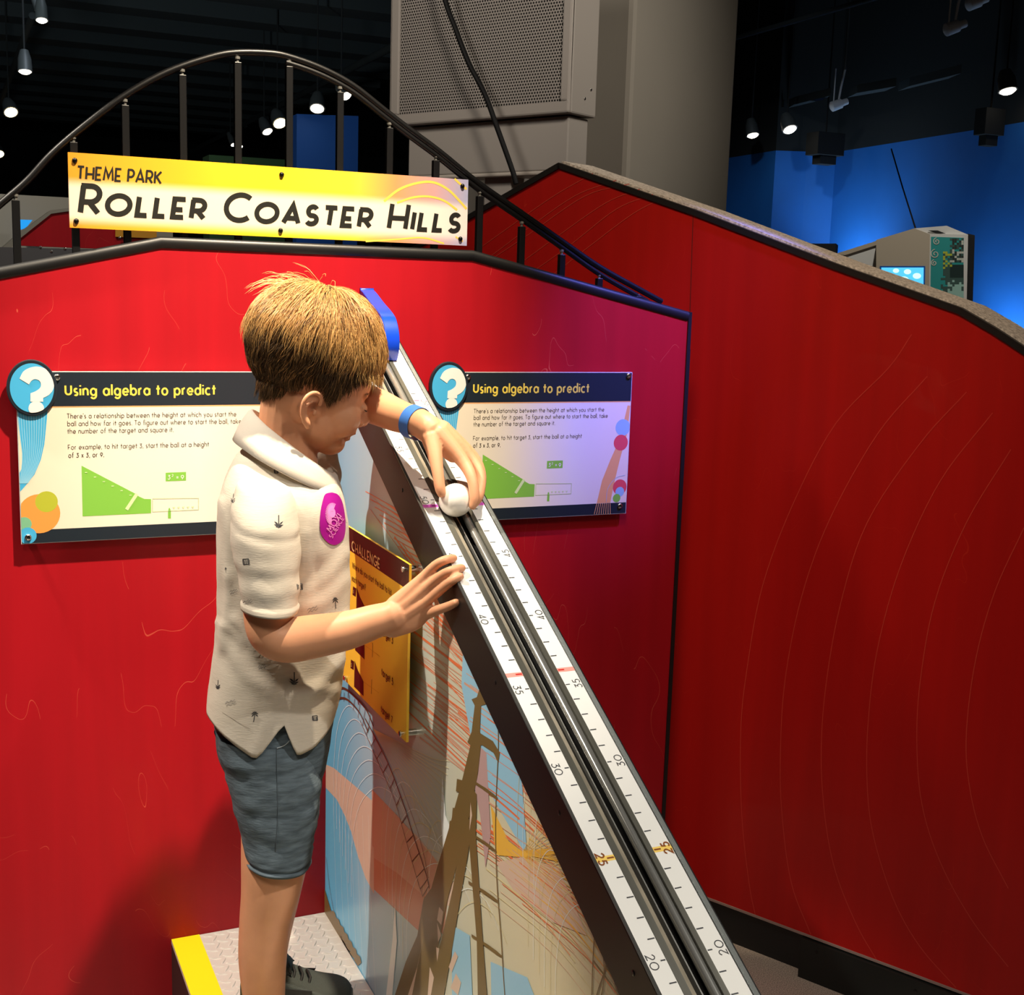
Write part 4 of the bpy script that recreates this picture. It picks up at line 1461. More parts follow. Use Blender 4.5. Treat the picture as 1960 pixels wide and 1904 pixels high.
lamp(80, 39, 3.2, 0.036, 'lit white spotlight at the far top left corner, below another', tilt=(0.0, -0.3, -1))
lamp(76, 18, 3.35, 0.03, 'lit white spotlight topmost in the left corner', tilt=(0.3, -0.5, -1))
lamp(48, 137, 3.0, 0.045, 'lit white spotlight on the left under the pair in the corner', tilt=(0, -0.2, -1))
lamp(21, 215, 3.0, 0.058, 'bright warm spotlight near the left edge of the picture', tilt=(0.2, -0.9, -1), warm=True)
lamp(-2, 295, 3.0, 0.06, 'spotlight cut by the left edge, above the railing foot', tilt=(0.2, -0.9, -1), warm=True)
lamp(536, 236, 3.0, 0.062, 'brightest warm spotlight seen between railing posts left of the far blue panel', tilt=(0.15, -0.9, -1), warm=True)
lamp(607, 208, 3.0, 0.058, 'lit white spotlight above the far blue panel', tilt=(-0.2, -0.6, -1))
lamp(512, 252, 3.0, 0.05, 'small lit spotlight lower left of the brightest warm one', tilt=(0.3, -0.6, -1))
lamp(447, 277, 3.0, 0.03, 'tiny lit spotlight behind the third railing post from the left', tilt=(0.3, -0.6, -1))
lamp(461, 281, 3.0, 0.022, 'tiniest lit spotlight just right of a railing post above the sign', tilt=(0.3, -0.6, -1))
lamp(662, 184, 3.0, 0.045, 'lit spotlight tight under the falling railing', tilt=(0.3, -0.7, -1))
lamp(1441, 259, 3.0, 0.052, 'small lit spotlight just right of the grey column', tilt=(0, -0.35, -1))
lamp(1512, 248, 3.0, 0.058, 'lit spotlight second to the right of the grey column', tilt=(0, -0.6, -1))
lamp(1929, 174, 3.1, 0.06, 'lit spotlight at the far right above the blue wall', tilt=(0, -0.3, -1))
lamp(977, 345, 2.3, 0.05, 'small lit lamp under the cabinet housing, left of its twin', tilt=(0, -0.8, -1), hh=0.06)
lamp(990, 338, 2.35, 0.042, 'small lit lamp under the cabinet housing, right of its twin', tilt=(0, -0.8, -1), hh=0.06)
PALEF = mat('pale_lamp_housing', 'a8a8ac', 0.5, emit='a8a8ac', estr=0.0)


def hangspot(px, py, z, lab):
    c = atZ(px, py, z)
    t = thing('ceiling_spotlight', c, lab, 'spotlight', 'ceiling spotlights in the dark hall')
    bb = MB()
    bb.lathe(c, (0.75, -0.2, 0.3), [(-0.07, 0.03), (-0.06, 0.045), (0.03, 0.042), (0.035, 0.03), (0.09, 0.028), (0.1, 0.005)], PALEF, 16)
    bb.build('housing', t, smooth=50)
    bb = MB()
    bb.tube([c, c + V((0.02, 0, 0.15)), c + V((0.05, 0, 0.3))], 0.01, PALEF, 8)
    bb.tube([c + V((-0.05, 0, 0)), c + V((-0.05, 0, 0.3))], 0.006, PALEF, 8)
    bb.build('yoke', t, smooth=60)
    bb = MB()
    bb.tube([c + V((0.05, 0, 0.3)), V((c.x + 0.05, c.y, 4.49))], 0.012, FIX, 8)
    bb.build('stem', t, smooth=60)


hangspot(1826, 52, 3.4, 'unlit pale spotlight hanging at the top right')
hangspot(1604, 200, 3.2, 'unlit pale spotlight tilted on the dark soffit right of the column')
hangspot(1868, 4, 3.6, 'unlit pale spotlight cut by the top edge at the right')

# flush round ceiling speaker
c = atZ(176, 111, 4.45)
bb = MB()
bb.lathe(c, (0, 0, 1), [(-0.02, 0.0001), (-0.02, 0.3), (0.0, 0.33), (0.04, 0.33)], mat('grey_ceiling_disc', '2f3536', 0.8), 40)
tag(bb.build('ceiling_speaker', smooth=40), 'round flat grey disc set in the dark ceiling at the upper left', 'ceiling speaker')

# conduit pipe crossing the ceiling
for nm, pts, r, lab in (('ceiling_pipe', ((760, 85), (640, 150), (470, 235), (360, 292), (250, 350)), 0.035, 'grey pipe running diagonally across the dark ceiling behind the railing'),
                        ('ceiling_pipe', ((1340, 92), (1540, 50), (1700, -5), (1800, -40)), 0.02, 'thin dark pipe high right of the grey column')):
    bb = MB()
    q = [atZ(x, y, 3.7) for x, y in pts]
    bb.tube([q[0], q[-1]], r, JOIST, 10)
    tag(bb.build(nm, smooth=60), lab, 'pipe')
bb = MB()
q = [atZ(30, 115, 3.55), atZ(-30, 330, 3.55)]
bb.tube([atZ(62, 30, 3.6), atZ(0, 200, 3.6)], 0.03, JOIST, 8)
tag(bb.build('lighting_track', smooth=60), 'dark lighting track carrying the left-hand spotlights', 'lighting track')

# far blue panel behind the railing, with a low dark green display wall beside it
bb = MB()
yb = 9.0
a, c = atY(568, 218, yb), atY(686, 222, yb)
bb.prism([V((a.x, yb, 0)), V((c.x, yb, 0)), V((c.x, yb, c.z)), V((a.x, yb, a.z))], (0, 0.3, 0), mat('deep_blue_panel_paint', '0d4a94', 0.7))
tag(bb.build('blue_display_wall'), 'tall flat blue display wall far behind the railing', 'display wall')
bb = MB()
a, c = atY(400, 296, 9.4), atY(552, 306, 9.4)
bb.prism([V((a.x, 9.4, 0)), V((c.x, 9.4, 0)), V((c.x, 9.4, c.z)), V((a.x, 9.4, a.z))], (0, 0.3, 0), mat('dark_green_panel_paint', '1f3a10', 0.8))
tag(bb.build('green_display_wall'), 'low dark green display wall showing just above the header sign', 'display wall')
bb = MB()
a = atY(930, 420, 5.2)
b_ = atY(1010, 340, 5.2)
bb.prism([V((a.x, 5.2, 0)), V((b_.x + 0.5, 5.2, 0)), V((b_.x + 0.5, 5.2, b_.z)), V((a.x, 5.2, b_.z))], (0, 0.3, 0), mat('dim_green_panel_paint', '24401a', 0.8))
tag(bb.build('green_display_wall'), 'dark green display wall glimpsed under the grey cabinet housing', 'display wall')
spot('far_blue_light', (0.4, 6.8, 4.2), (0.4, 9.0, 2.6), 90, (0.75, 0.85, 1.0), 80, 1.0, 0.1)

# far left exhibit: grey wall, red panel, sill, blue screen
YL = 3.6
GREYW = mat('pale_grey_display_board', 'b4b2a8', 0.7)
bb = MB()
p0, p1, p2 = atY(-40, 374, YL + 0.5), atY(129, 378, YL + 0.5), atY(330, 384, YL + 0.5)
bb.prism([V((p0.x, p0.y, 0)), V((p2.x, p0.y, 0)), V((p2.x, p0.y, p1.z)), V((p0.x, p0.y, p1.z))], (0, 0.1, 0), GREYW)
gw = thing('grey_display_wall', V((p1.x, p1.y, 0)), 'pale grey display wall with a small lit blue screen far left behind the railing', 'display wall')
bb.build('board', gw)
ex = thing('distant_red_exhibit', atY(120, 470, YL) * 1.0, 'distant low red exhibit with grey edging seen left below the header sign', 'exhibit')
bb = MB()
o_ = [atY(x, y, YL) for x, y in ((38, 452), (98, 408), (132, 404), (300, 400), (300, 480), (38, 470))]
bb.prism(o_, (0, 0.05, 0), RED)
bb.build('panel', ex)
bb = MB()
o_ = [atY(x, y, YL - 0.01) for x, y in ((0, 478), (38, 445), (98, 402), (132, 398), (132, 404), (98, 409), (40, 455), (14, 482))]
bb.prism(o_, (0, 0.25, 0), mat('grey_exhibit_edging', '8e8c84', 0.5))
bb.build('edging', ex)
bb = MB()
o_ = [atY(x, y, YL - 0.02) for x, y in ((-30, 472), (300, 480), (300, 560), (-30, 560))]
bb.prism(o_, (0, 0.3, 0), mat('grey_exhibit_base', '5c5c60', 0.5))
bb.build('base', ex)
for px, py in ((77, 473), (98, 481), (124, 476), (229, 455)):
    bb = MB()
    bb.lathe(atY(px, py, YL - 0.02), (0, -1, 0), [(0, 0.006), (0.003, 0.006), (0.004, 0.003)], CHROME, 10)
    bb.build('stud', ex, smooth=50)
bb = MB()
o_ = [atY(x, y, YL - 0.015) for x, y in ((221, 440), (300, 444), (300, 456), (221, 453))]
bb.prism(o_, (0, 0.01, 0), mat('amber_label_strip', 'e0a02c', 0.5))
bb.build('label_strip', ex)
bb = MB()
o_ = [atY(x, y, YL + 0.35) for x, y in ((34, 420), (62, 421), (50, 436), (38, 440))]
bb.prism(o_, (0, 0.02, 0), mat('lit_blue_screen', '1e90e0', 0.4, emit='1e90e0', estr=1.0))
bb.build('screen', gw)
spot('far_left_light', (-1.0, 1.8, 3.6), (-0.7, YL, 1.6), 120, (1.0, 0.9, 0.75), 70, 1.0, 0.1)

# right-hand kiosk by the blue wall
KD = 5.6
kd = ray(1760, 500)
kc = CAM + kd * KD
KN = V((-kd.x, -kd.y, 0)).normalized()
KU = V((-KN.y, KN.x, 0))
KU = KU if KU.dot(_r2) > 0 else -KU


def kp(x, y, off=0.0):
    return at(x, y, kc + KN * off, KN)


kiosk = thing('kiosk', V((kc.x, kc.y, 0)), 'pale grey kiosk with a lit blue screen and teal art panel near the blue wall', 'kiosk')
PALEK = mat('beige_kiosk_laminate', 'b8ac98', 0.6)
WK = mat('white_kiosk_laminate', 'd8d8d4', 0.6)
DK = mat('black_kiosk_side', '08090c', 0.7)
bb = MB()
out = [kp(x, y) for x, y in ((1677, 459), (1750, 437), (1780, 448), (1780, 640), (1677, 640))]
bb.prism(out, -KN * 0.3, PALEK)
bb.build('body', kiosk)
bb = MB()
top = [kp(1750, 437), kp(1812, 432), kp(1853, 448), kp(1780, 448)]
bb.prism([kp(1780, 447, 0.002), kp(1853, 449, 0.002), kp(1849, 640, 0.002), kp(1777, 640, 0.002)], -KN * 0.28, WK)
bb.prism([kp(1750, 437, -0.02), kp(1812, 432, -0.02), kp(1853, 449, -0.02), kp(1780, 449, -0.02)], -KN * 0.25, WK)
bb.build('cap', kiosk)
bb = MB()
bb.prism([kp(1776, 441, -0.015), kp(1795, 441, -0.015), kp(1810, 447, -0.015), kp(1793, 447, -0.015)], KN * 0.003, DK)
bb.build('vent', kiosk)
bb = MB()
bb.prism([kp(1852, 447, -0.06), kp(1866, 450, -0.06), kp(1860, 640, -0.06), kp(1848, 640, -0.06)], -KN * 0.28, DK)
bb.build('dark_side', kiosk)
bb = MB()
bb.prism([kp(1606, 484, -0.1), kp(1677, 462, -0.1), kp(1677, 640, -0.1), kp(1606, 640, -0.1)], -KN * 0.2, WK)
bb.prism([kp(1598, 486, -0.09), kp(1677, 461, -0.09), kp(1677, 469, -0.09), kp(1618, 488, -0.09)], -KN * 0.1, PALEK)
bb.build('side_wing', kiosk)
SCR = mat('lit_kiosk_screen', '2aa8e8', 0.3, emit='58c0f0', estr=1.1)
SCR2 = mat('lit_screen_highlight', 'c8f0f8', 0.3, emit='c8f0f8', estr=1.1)
FRB = mat('blue_screen_frame', '1a5fae', 0.4)
bb = MB()
bb.prism([kp(1684, 509, 0.004), kp(1771, 509, 0.004), kp(1769, 640, 0.004), kp(1684, 640, 0.004)], -KN * 0.01, FRB)
bb.prism([kp(1687, 512, 0.006), kp(1768, 512, 0.006), kp(1766, 640, 0.006), kp(1687, 640, 0.006)], -KN * 0.004, SCR)
for x, y, r in ((1715, 518, 6), (1737, 520, 7), (1755, 528, 8), (1730, 536, 10)):
    bb.poly([kp(x + r * math.cos(a), y + r * 0.7 * math.sin(a), 0.0068) for a in [2 * math.pi * k / 14 for k in range(14)]], SCR2)
bb.build('screen', kiosk)
ART = [mat('art_' + c, c, 0.5) for c in ('2a9a98', 'b8c23c', '3c5a54', '16302e', '9cc8bc', 'c8ccc0', '2c3430')]
bb = MB()
bb.prism([kp(1782, 453, 0.004), kp(1845, 455, 0.004), kp(1842, 640, 0.004), kp(1780, 640, 0.004)], -KN * 0.004, ART[0])


def kdisc(px, py, w, h, m, l):
    bb.poly([kp(px, py, l), kp(px + w, py, l), kp(px + w, py + h, l), kp(px, py + h, l)], m)


rk = random.Random(5)
for i in range(14):
    for j in range(30):
        x, y = 1783 + i * 4.4, 456 + j * 4.2
        dx = i / 14
        if y < 500 and dx > 0.5 and rk.random() < 0.85:
            kdisc(x, y, 4.2, 4.0, rk.choice((ART[6], ART[5], ART[2], ART[6])), 0.005)
        elif 478 < y < 512 and 0.3 < dx < 0.6 and rk.random() < 0.75:
            kdisc(x, y, 4.2, 4.0, rk.choice((ART[1], ART[1], ART[2])), 0.005)
        elif y > 505 and dx > 0.25 + 0.2 * rk.random():
            kdisc(x, y, 4.4, 4.2, ART[3] if y < 530 and dx > 0.5 else (ART[4] if y > 535 + 20 * rk.random() and dx > 0.45 else ART[2]), 0.005)
for cx, cy_, r in ((1790, 486, 9), (1788, 503, 6), (1793, 462, 7)):
    bb.ribbon([kp(cx + r * k / 26 * math.cos(k * 0.42), cy_ + r * k / 26 * math.sin(k * 0.42), 0.006) for k in range(4, 27)], 0.004, ART[5], KN)
bb.build('art_panel', kiosk)
spot('kiosk_light', kc + KN * 1.6 + V((0, 0, 2.2)), kc, 140, (1.0, 0.93, 0.82), 50, 0.8, 0.05)
bb = MB()
kq = lambda x, y: at(x, y, kc + KN * -0.5, KN)
cq = [kq(x, y) for x, y in ((1921, 615), (1935, 612), (1937, 620), (1932, 628))]
cq += [V((cq[3].x, cq[3].y, 0)), V((cq[0].x, cq[0].y, 0))]
bb.prism(cq, -KN * 0.06, mat('cream_plastic', 'd8d0bc', 0.5))
tag(bb.build('cream_handset'), 'small cream plastic piece poking up behind the right-hand partition', 'fitting')
bb = MB()
cq = [kp(x, y, -0.8) for x, y in ((1545, 466), (1600, 466))]
cq += [V((cq[1].x, cq[1].y, 0)), V((cq[0].x, cq[0].y, 0))]
bb.prism(cq, -KN * 0.2, DK)
tag(bb.build('black_display_box'), 'black box against the blue wall left of the kiosk', 'box')
# hanging thin cord on the blue wall
bb = MB()
bb.tube([kp(1706, 285, -1.5), kp(1728, 360, -1.3), kp(1752, 436, -0.2)], 0.004, DK, 6)
tag(bb.build('thin_cord', smooth=60), 'thin black cord running down the blue wall to the kiosk top', 'cord')
# dark ducts under the soffit
for px, py, w, lab in ((1565, 290, 0.3, 'dark bulky fixture under the soffit left of the cord'), (1860, 252, 0.2, 'dark small fixture under the soffit at the right')):
    bb = MB()
    c = atZ(px, py, 2.9) + V((-0.3, -0.5, 0))
    bb.box(c, (w, w * 0.6, 0.2), HALLBLACK)
    bb.box(c + V((0, 0, -0.12)), (w * 0.6, w * 0.4, 0.12), HALLBLACK)
    bb.tube([c, V((c.x, c.y, 4.49))], 0.008, HALLBLACK, 8)
    tag(bb.build('soffit_fixture', bevel=0.02), lab, 'fixture')
# ------------------------------------------------------------------ the boy
from mathutils import noise as mnoise
AZ = V((0.513, 1.908, 0)).normalized()             # away from the visitor who looks at him
AR = V((AZ.y, -AZ.x, 0))                           # to the right across that direction
B0 = V((-0.15, -0.40, 0))


def bp(x, y, off=0.0):
    return at(x, y, B0 + AZ * off, AZ)


def proj(p):
    d = V(p) - CAM
    z = d.dot(_fw)
    return CX + FPX * d.dot(_r2) / z, CY - FPX * d.dot(_u2) / z


def lerp(a, b_, t):
    return a + (b_ - a) * t


boy = thing('person', (-0.15, -0.38, TREAD_Z), 'boy in white palm-print shirt and blue shorts holding the ball on the ramp', 'person')

SKIN = mat('boy_skin', 'dfa27c', 0.45, sub=0.12, noise=(35, 0.04), spec=0.35)
CLOTH = mat('white_slub_cotton', 'cfc6b7', 0.85, bump=(420, 0.16, (0.25, 0.25, 1.6)), noise=(150, 0.035, 3, (0.2, 0.2, 2.0)), spec=0.15)
CLOTHC = mat('white_collar_cotton', 'c6beb2', 0.85, bump=(300, 0.1), spec=0.15)
DENIM = mat('slate_blue_chambray', '5d6a73', 0.9, noise=(110, 0.35, 6, (0.3, 0.3, 1.6)), bump=(220, 0.3, (0.4, 0.4, 2)), spec=0.1)
PRINT = mat('dark_palm_print', '2a2c34', 0.8)
PRINTG = mat('grey_wave_print', '8d8a88', 0.8)


def ring_px(Lp, Rp, hd, off, n=48, expo=2.3, hn=None):
    """closed ring: silhouette pixels Lp / Rp, half depth hd towards the back, hn towards the front"""
    l, r = bp(Lp[0], Lp[1], off), bp(Rp[0], Rp[1], off)
    c, h = (l + r) / 2, (r - l) / 2
    out = []
    for k in range(n):
        a = 2 * math.pi * k / n
        ca, sa = math.cos(a), math.sin(a)
        x = math.copysign(abs(ca) ** (2 / expo), ca)
        y = math.copysign(abs(sa) ** (2 / expo), sa)
        out.append(c + h * x - AZ * ((hd if y < 0 else (hn or hd)) * y))
    return out


def smooth_sections(secs, m):
    """interpolate section tuples (Lx, Ly, Rx, Ry, hd, off)"""
    return spline(secs, m)


# ---- skin: closed volumes, merged into one continuous surface by a voxel remesh
body = MB()


def ell(c, rf, ru, rl, ax, n=20, m=14):
    f, u, l = ax
    rings = []
    for j in range(1, m):
        t = math.pi * j / m
        rings.append([c + u * (ru * math.cos(t)) + (f * (rf * math.cos(2 * math.pi * k / n)) + l * (rl * math.sin(2 * math.pi * k / n))) * math.sin(t) for k in range(n)])
    top, bot = c + u * ru, c - u * ru
    k0 = len(body.v)
    vs = [p for r in rings for p in r] + [top, bot]
    fs = []
    R = len(rings)
    for a in range(R - 1):
        for i in range(n):
            fs.append([a * n + i, (a + 1) * n + i, (a + 1) * n + (i + 1) % n, a * n + (i + 1) % n])
    for i in range(n):
        fs.append([R * n, i, (i + 1) % n])
        fs.append([R * n + 1, (R - 1) * n + (i + 1) % n, (R - 1) * n + i])
    body.add(vs, fs, SKIN)


def limb(nodes, n=14, sub=5, caps=True):
    """nodes: (point, radius); rounded ends"""
    q = spline([tuple(p) + (r,) for p, r in nodes], sub)
    pts = [V(s[:3]) for s in q]
    rr = [max(s[3], 0.001) for s in q]
    t0, t1 = (pts[0] - pts[1]).normalized(), (pts[-1] - pts[-2]).normalized()
    P_ = [pts[0] + t0 * rr[0] * 0.85, pts[0] + t0 * rr[0] * 0.5] + pts + [pts[-1] + t1 * rr[-1] * 0.5, pts[-1] + t1 * rr[-1] * 0.85]
    R_ = [rr[0] * 0.5, rr[0] * 0.85] + rr + [rr[-1] * 0.85, rr[-1] * 0.5]
    body.tube(P_, R_, SKIN, n)


# head frame: looking right, a little away and down at the ball
HP, HY = math.radians(21), math.radians(18)
ha = AR * math.cos(HY) + AZ * math.sin(HY)
hf = ha * math.cos(HP) - V((0, 0, 1)) * math.sin(HP)
hu = ha * math.sin(HP) + V((0, 0, 1)) * math.cos(HP)
hl = hu.cross(hf)                                   # his left
if hl.dot(AZ) < 0:
    hl = -hl
hr_ = -hl                                           # his right, towards the visitor
HO = bp(608, 664, 0.0)
HAX = (hf, hu, hl)


def hd(f, u, l):
    return HO + hf * f + hu * u + hl * l


ell(hd(-0.004, 0.0, 0), 0.099, 0.089, 0.078, HAX, 28, 20)
ell(hd(0.014, -0.035, 0), 0.088, 0.066, 0.072, HAX, 24, 16)      # temples and forehead base
ell(hd(0.040, -0.062, 0), 0.060, 0.060, 0.062, HAX, 24, 16)      # mid face
ell(hd(0.035, -0.106, 0), 0.054, 0.045, 0.053, HAX, 24, 16)      # jaw
ell(hd(0.069, -0.130, 0), 0.027, 0.022, 0.030, HAX, 18, 12)      # chin
ell(hd(0.008, -0.085, 0), 0.052, 0.048, 0.060, HAX, 20, 12)      # jaw hinge
for s in (-1, 1):
    ell(hd(0.063, -0.088, 0.029 * s), 0.033, 0.034, 0.032, HAX, 18, 12)   # cheeks
    ell(hd(0.083, -0.044, 0.022 * s), 0.013, 0.0075, 0.022, HAX, 16, 10)  # brow
    ell(hd(0.0885, -0.0640, 0.027 * s), 0.0125, 0.0095, 0.0150, HAX, 16, 10)  # lid over the eyeball
    ell(hd(0.1035, -0.0875, 0.0085 * s), 0.0085, 0.0065, 0.0072, HAX, 14, 10)  # nostril wing
limb([(hd(0.092, -0.054, 0), 0.0075), (hd(0.103, -0.068, 0), 0.0085), (hd(0.1125, -0.082, 0), 0.0092)], 12, 4)
ell(hd(0.088, -0.100, 0), 0.018, 0.016, 0.024, HAX, 16, 10)      # muzzle
ell(hd(0.0985, -0.1045, 0), 0.0080, 0.0052, 0.0165, HAX, 16, 10)  # upper lip
ell(hd(0.0930, -0.1160, 0), 0.0080, 0.0058, 0.0145, HAX, 16, 10)  # lower lip
# right ear (towards the visitor) and the left one
for s in (-1, 1):
    E = lambda f, u, l: hd(f, u, s * (0.064 + l))
    rim = [(-0.001, -0.117, 0.004), (-0.009, -0.107, 0.007), (-0.015, -0.094, 0.011), (-0.015, -0.081, 0.014), (-0.008, -0.0715, 0.014), (0.002, -0.070, 0.011), (0.010, -0.075, 0.006), (0.0125, -0.083, 0.002)]
    limb([(E(*p), 0.0036) for p in rim], 10, 4)
    ell(E(-0.002, -0.094, -0.010), 0.0125, 0.019, 0.006, HAX, 16, 10)
    limb([(E(-0.003, -0.108, 0.006), 0.0042), (E(0.003, -0.117, 0.005), 0.0055), (E(0.007, -0.121, 0.001), 0.0045)], 10, 4)
    limb([(E(-0.006, -0.103, 0.007), 0.0026), (E(-0.008, -0.092, 0.0085), 0.0026), (E(-0.002, -0.083, 0.008), 0.0024)], 8, 4)
    ell(E(0.0105, -0.098, -0.001), 0.0035, 0.0055, 0.004, HAX, 10, 8)
# neck
limb([(hd(-0.018, -0.070, 0), 0.043), (bp(550, 828, 0.0), 0.047), (bp(545, 880, 0.0), 0.052), (bp(540, 930, 0.0), 0.06)], 20, 5)
# trunk under the clothes
tr_secs = [(488, 872, 640, 935, 0.06, 0.0), (452, 905, 648, 965, 0.095, 0.0), (434, 960, 655, 1005, 0.1, 0.0), (428, 1060, 655, 1080, 0.095, 0.0), (430, 1180, 650, 1195, 0.09, 0.0), (420, 1280, 640, 1290, 0.092, 0.0), (415, 1380, 632, 1390, 0.094, 0.0), (425, 1440, 622, 1445, 0.09, 0.0)]
body.rings([ring_px(s[:2], s[2:4], s[4], s[5], 36) for s in smooth_sections(tr_secs, 3)], SKIN)
# legs: near (right) and far (left)
legN = [((515, 1440), 0.050, -0.045), ((522, 1540), 0.050, -0.055), ((523, 1640), 0.0505, -0.064), ((519, 1700), 0.0475, -0.068), ((508, 1760), 0.041, -0.07), ((503, 1830), 0.0385, -0.072), ((505, 1900), 0.034, -0.073), ((510, 1960), 0.029, -0.074)]
limb([(bp(p[0], p[1], o), r) for p, r, o in legN], 40, 8)
legF = [((545, 1440), 0.048, 0.05), ((545, 1540), 0.048, 0.065), ((540, 1630), 0.046, 0.078), ((530, 1700), 0.042, 0.09), ((518, 1770), 0.038, 0.098), ((516, 1830), 0.030, 0.104), ((520, 1872), 0.0265, 0.106)]
limb([(bp(p[0], p[1], o), r) for p, r, o in legF], 32, 6)

# near arm (his right): upper arm, elbow, forearm, flat hand resting on the left scale
hS = lambda x, y, h: at(x, y, R0 + RN * h, RN)
sh, el = bp(505, 955, -0.095), bp(517, 1205, -0.14)
wr = bp(742, 1182, -0.172)
limb([(bp(512, 1010, -0.10), 0.036), (bp(511, 1070, -0.118), 0.040), (bp(513, 1140, -0.13), 0.038), (el, 0.0345), (bp(548, 1224, -0.145), 0.034), (bp(600, 1218, -0.15), 0.0325), (bp(665, 1206, -0.16), 0.029), (bp(715, 1190, -0.168), 0.0255), (wr, 0.0235), (bp(757, 1176, -0.174), 0.0235)], 40, 8)
tips = {'i': hS(868, 1068, 0.0068), 'm': hS(884, 1087, 0.0068), 'r': hS(881, 1103, 0.0068)}


def offo(p):
    return (V(p) - B0).dot(AZ)


fingersN = [
    [(758, 1160, -0.170), (806, 1110, -0.182), (832, 1083, -0.194), (851, 1072, -0.203), tips['i']],
    [(758, 1172, -0.173), (812, 1127, -0.188), (845, 1101, -0.206), (866, 1091, -0.219), tips['m']],
    [(757, 1186, -0.175), (815, 1150, -0.190), (846, 1126, -0.208), (865, 1112, -0.226), tips['r']],
    [(755, 1197, -0.172), (812, 1176, -0.185), (838, 1167, -0.204), (858, 1160, -0.222), (873, 1153, -0.238)]]
radN = [(0.0165, 0.0092, 0.0074, 0.0068, 0.0062), (0.0165, 0.0092, 0.0074, 0.0068, 0.0062), (0.0165, 0.0092, 0.0074, 0.0067, 0.0061), (0.015, 0.0098, 0.0074, 0.0068, 0.006)]
for f, r in zip(fingersN, radN):
    pts = [bp(*p) if len(p) == 3 and not isinstance(p, V) else p for p in f]
    limb(list(zip(pts, r)), 12, 4)
# heel of the hand and the thumb, on the far side of the palm
limb([(bp(750, 1200, -0.168), 0.0165), (bp(790, 1190, -0.176), 0.014), (bp(812, 1175, -0.182), 0.0105)], 12, 4)
limb([(bp(760, 1165, -0.155), 0.0135), (bp(790, 1135, -0.146), 0.011), (bp(818, 1112, -0.145), 0.0085), (bp(838, 1098, -0.147), 0.007)], 12, 4)

# far arm (his left): raised elbow behind the head, wrist, hand pinching the ball
limb([(bp(585, 935, 0.115), 0.040), (bp(590, 880, 0.125), 0.038), (bp(608, 815, 0.125), 0.0355), (bp(638, 774, 0.108), 0.034), (bp(676, 766, 0.085), 0.0325), (bp(715, 776, 0.05), 0.030), (bp(760, 795, 0.006), 0.0262), (bp(800, 808, -0.035), 0.0225), (bp(822, 822, -0.05), 0.0225)], 36, 8)
ballC = at(872, 957, R0 + RN * 0.0222, RN)
BR = 0.0258
fingersF = [
    # thumb on the left side of the ball
    ([(825, 838, -0.062), (832, 868, -0.078), (838, 905, -0.094), (842, 932, -0.102), (845, 944, -0.104)], (0.016, 0.0122, 0.0092, 0.0086, 0.0072)),
    # index over the right side of the ball
    ([(838, 830, -0.056), (884, 880, -0.074), (903, 915, -0.096), (908, 950, -0.108), (905, 968, -0.110)], (0.0185, 0.0112, 0.0088, 0.0078, 0.0066)),
    # middle, tucked behind the index
    ([(842, 824, -0.048), (897, 874, -0.055), (919, 908, -0.072), (918, 945, -0.092), (911, 962, -0.096)], (0.018, 0.011, 0.0088, 0.0078, 0.0064)),
    ([(845, 822, -0.040), (903, 872, -0.036), (921, 906, -0.048), (920, 936, -0.066), (915, 950, -0.074)], (0.016, 0.0102, 0.008, 0.0072, 0.006)),
    ([(843, 824, -0.032), (896, 872, -0.020), (914, 900, -0.030), (915, 922, -0.044), (912, 933, -0.05)], (0.014, 0.0092, 0.007, 0.0064, 0.0054))]
for f, r in fingersF:
    limb([(bp(*p), q) for p, q in zip(f, r)], 12, 4)
limb([(bp(820, 820, -0.048), 0.0215), (bp(842, 838, -0.052), 0.0215), (bp(868, 866, -0.058), 0.0165)], 14, 4)

tmp = body.build('tmp_body')
rm = tmp.modifiers.new('r', 'REMESH')
rm.mode = 'VOXEL'
rm.voxel_size = 0.0019
rm.adaptivity = 0
smd = tmp.modifiers.new('s', 'SMOOTH')
smd.factor = 0.5
smd.iterations = 3
dg = bpy.context.evaluated_depsgraph_get()
me = bpy.data.meshes.new_from_object(tmp.evaluated_get(dg))
me.name = 'body'
me.materials.clear()
me.materials.append(SKIN)
me.polygons.foreach_set('material_index', [0] * len(me.polygons))
me.polygons.foreach_set('use_smooth', [True] * len(me.polygons))
bpy.data.objects.remove(tmp, do_unlink=True)
bodyo = bpy.data.objects.new('body', me)
COL.objects.link(bodyo)
attach(bodyo, boy)
SKINTREE = BVHTree.FromPolygons([v.co.copy() for v in me.vertices], [tuple(p.vertices) for p in me.polygons])

# lips, lashes, brow: small tinted parts lying on the face
LIP = mat('lip_skin', 'b9695a', 0.4)
LASH = mat('dark_eyelash', '2a1a12', 0.7)
BROW = mat('light_brown_brow_hair', '9a6f48', 0.8)


def on_face(f, u, l, lift=0.0006):
    p = hd(f, u, l)
    loc, nor, idx, d = SKINTREE.find_nearest(p)
    return loc + nor * lift, nor


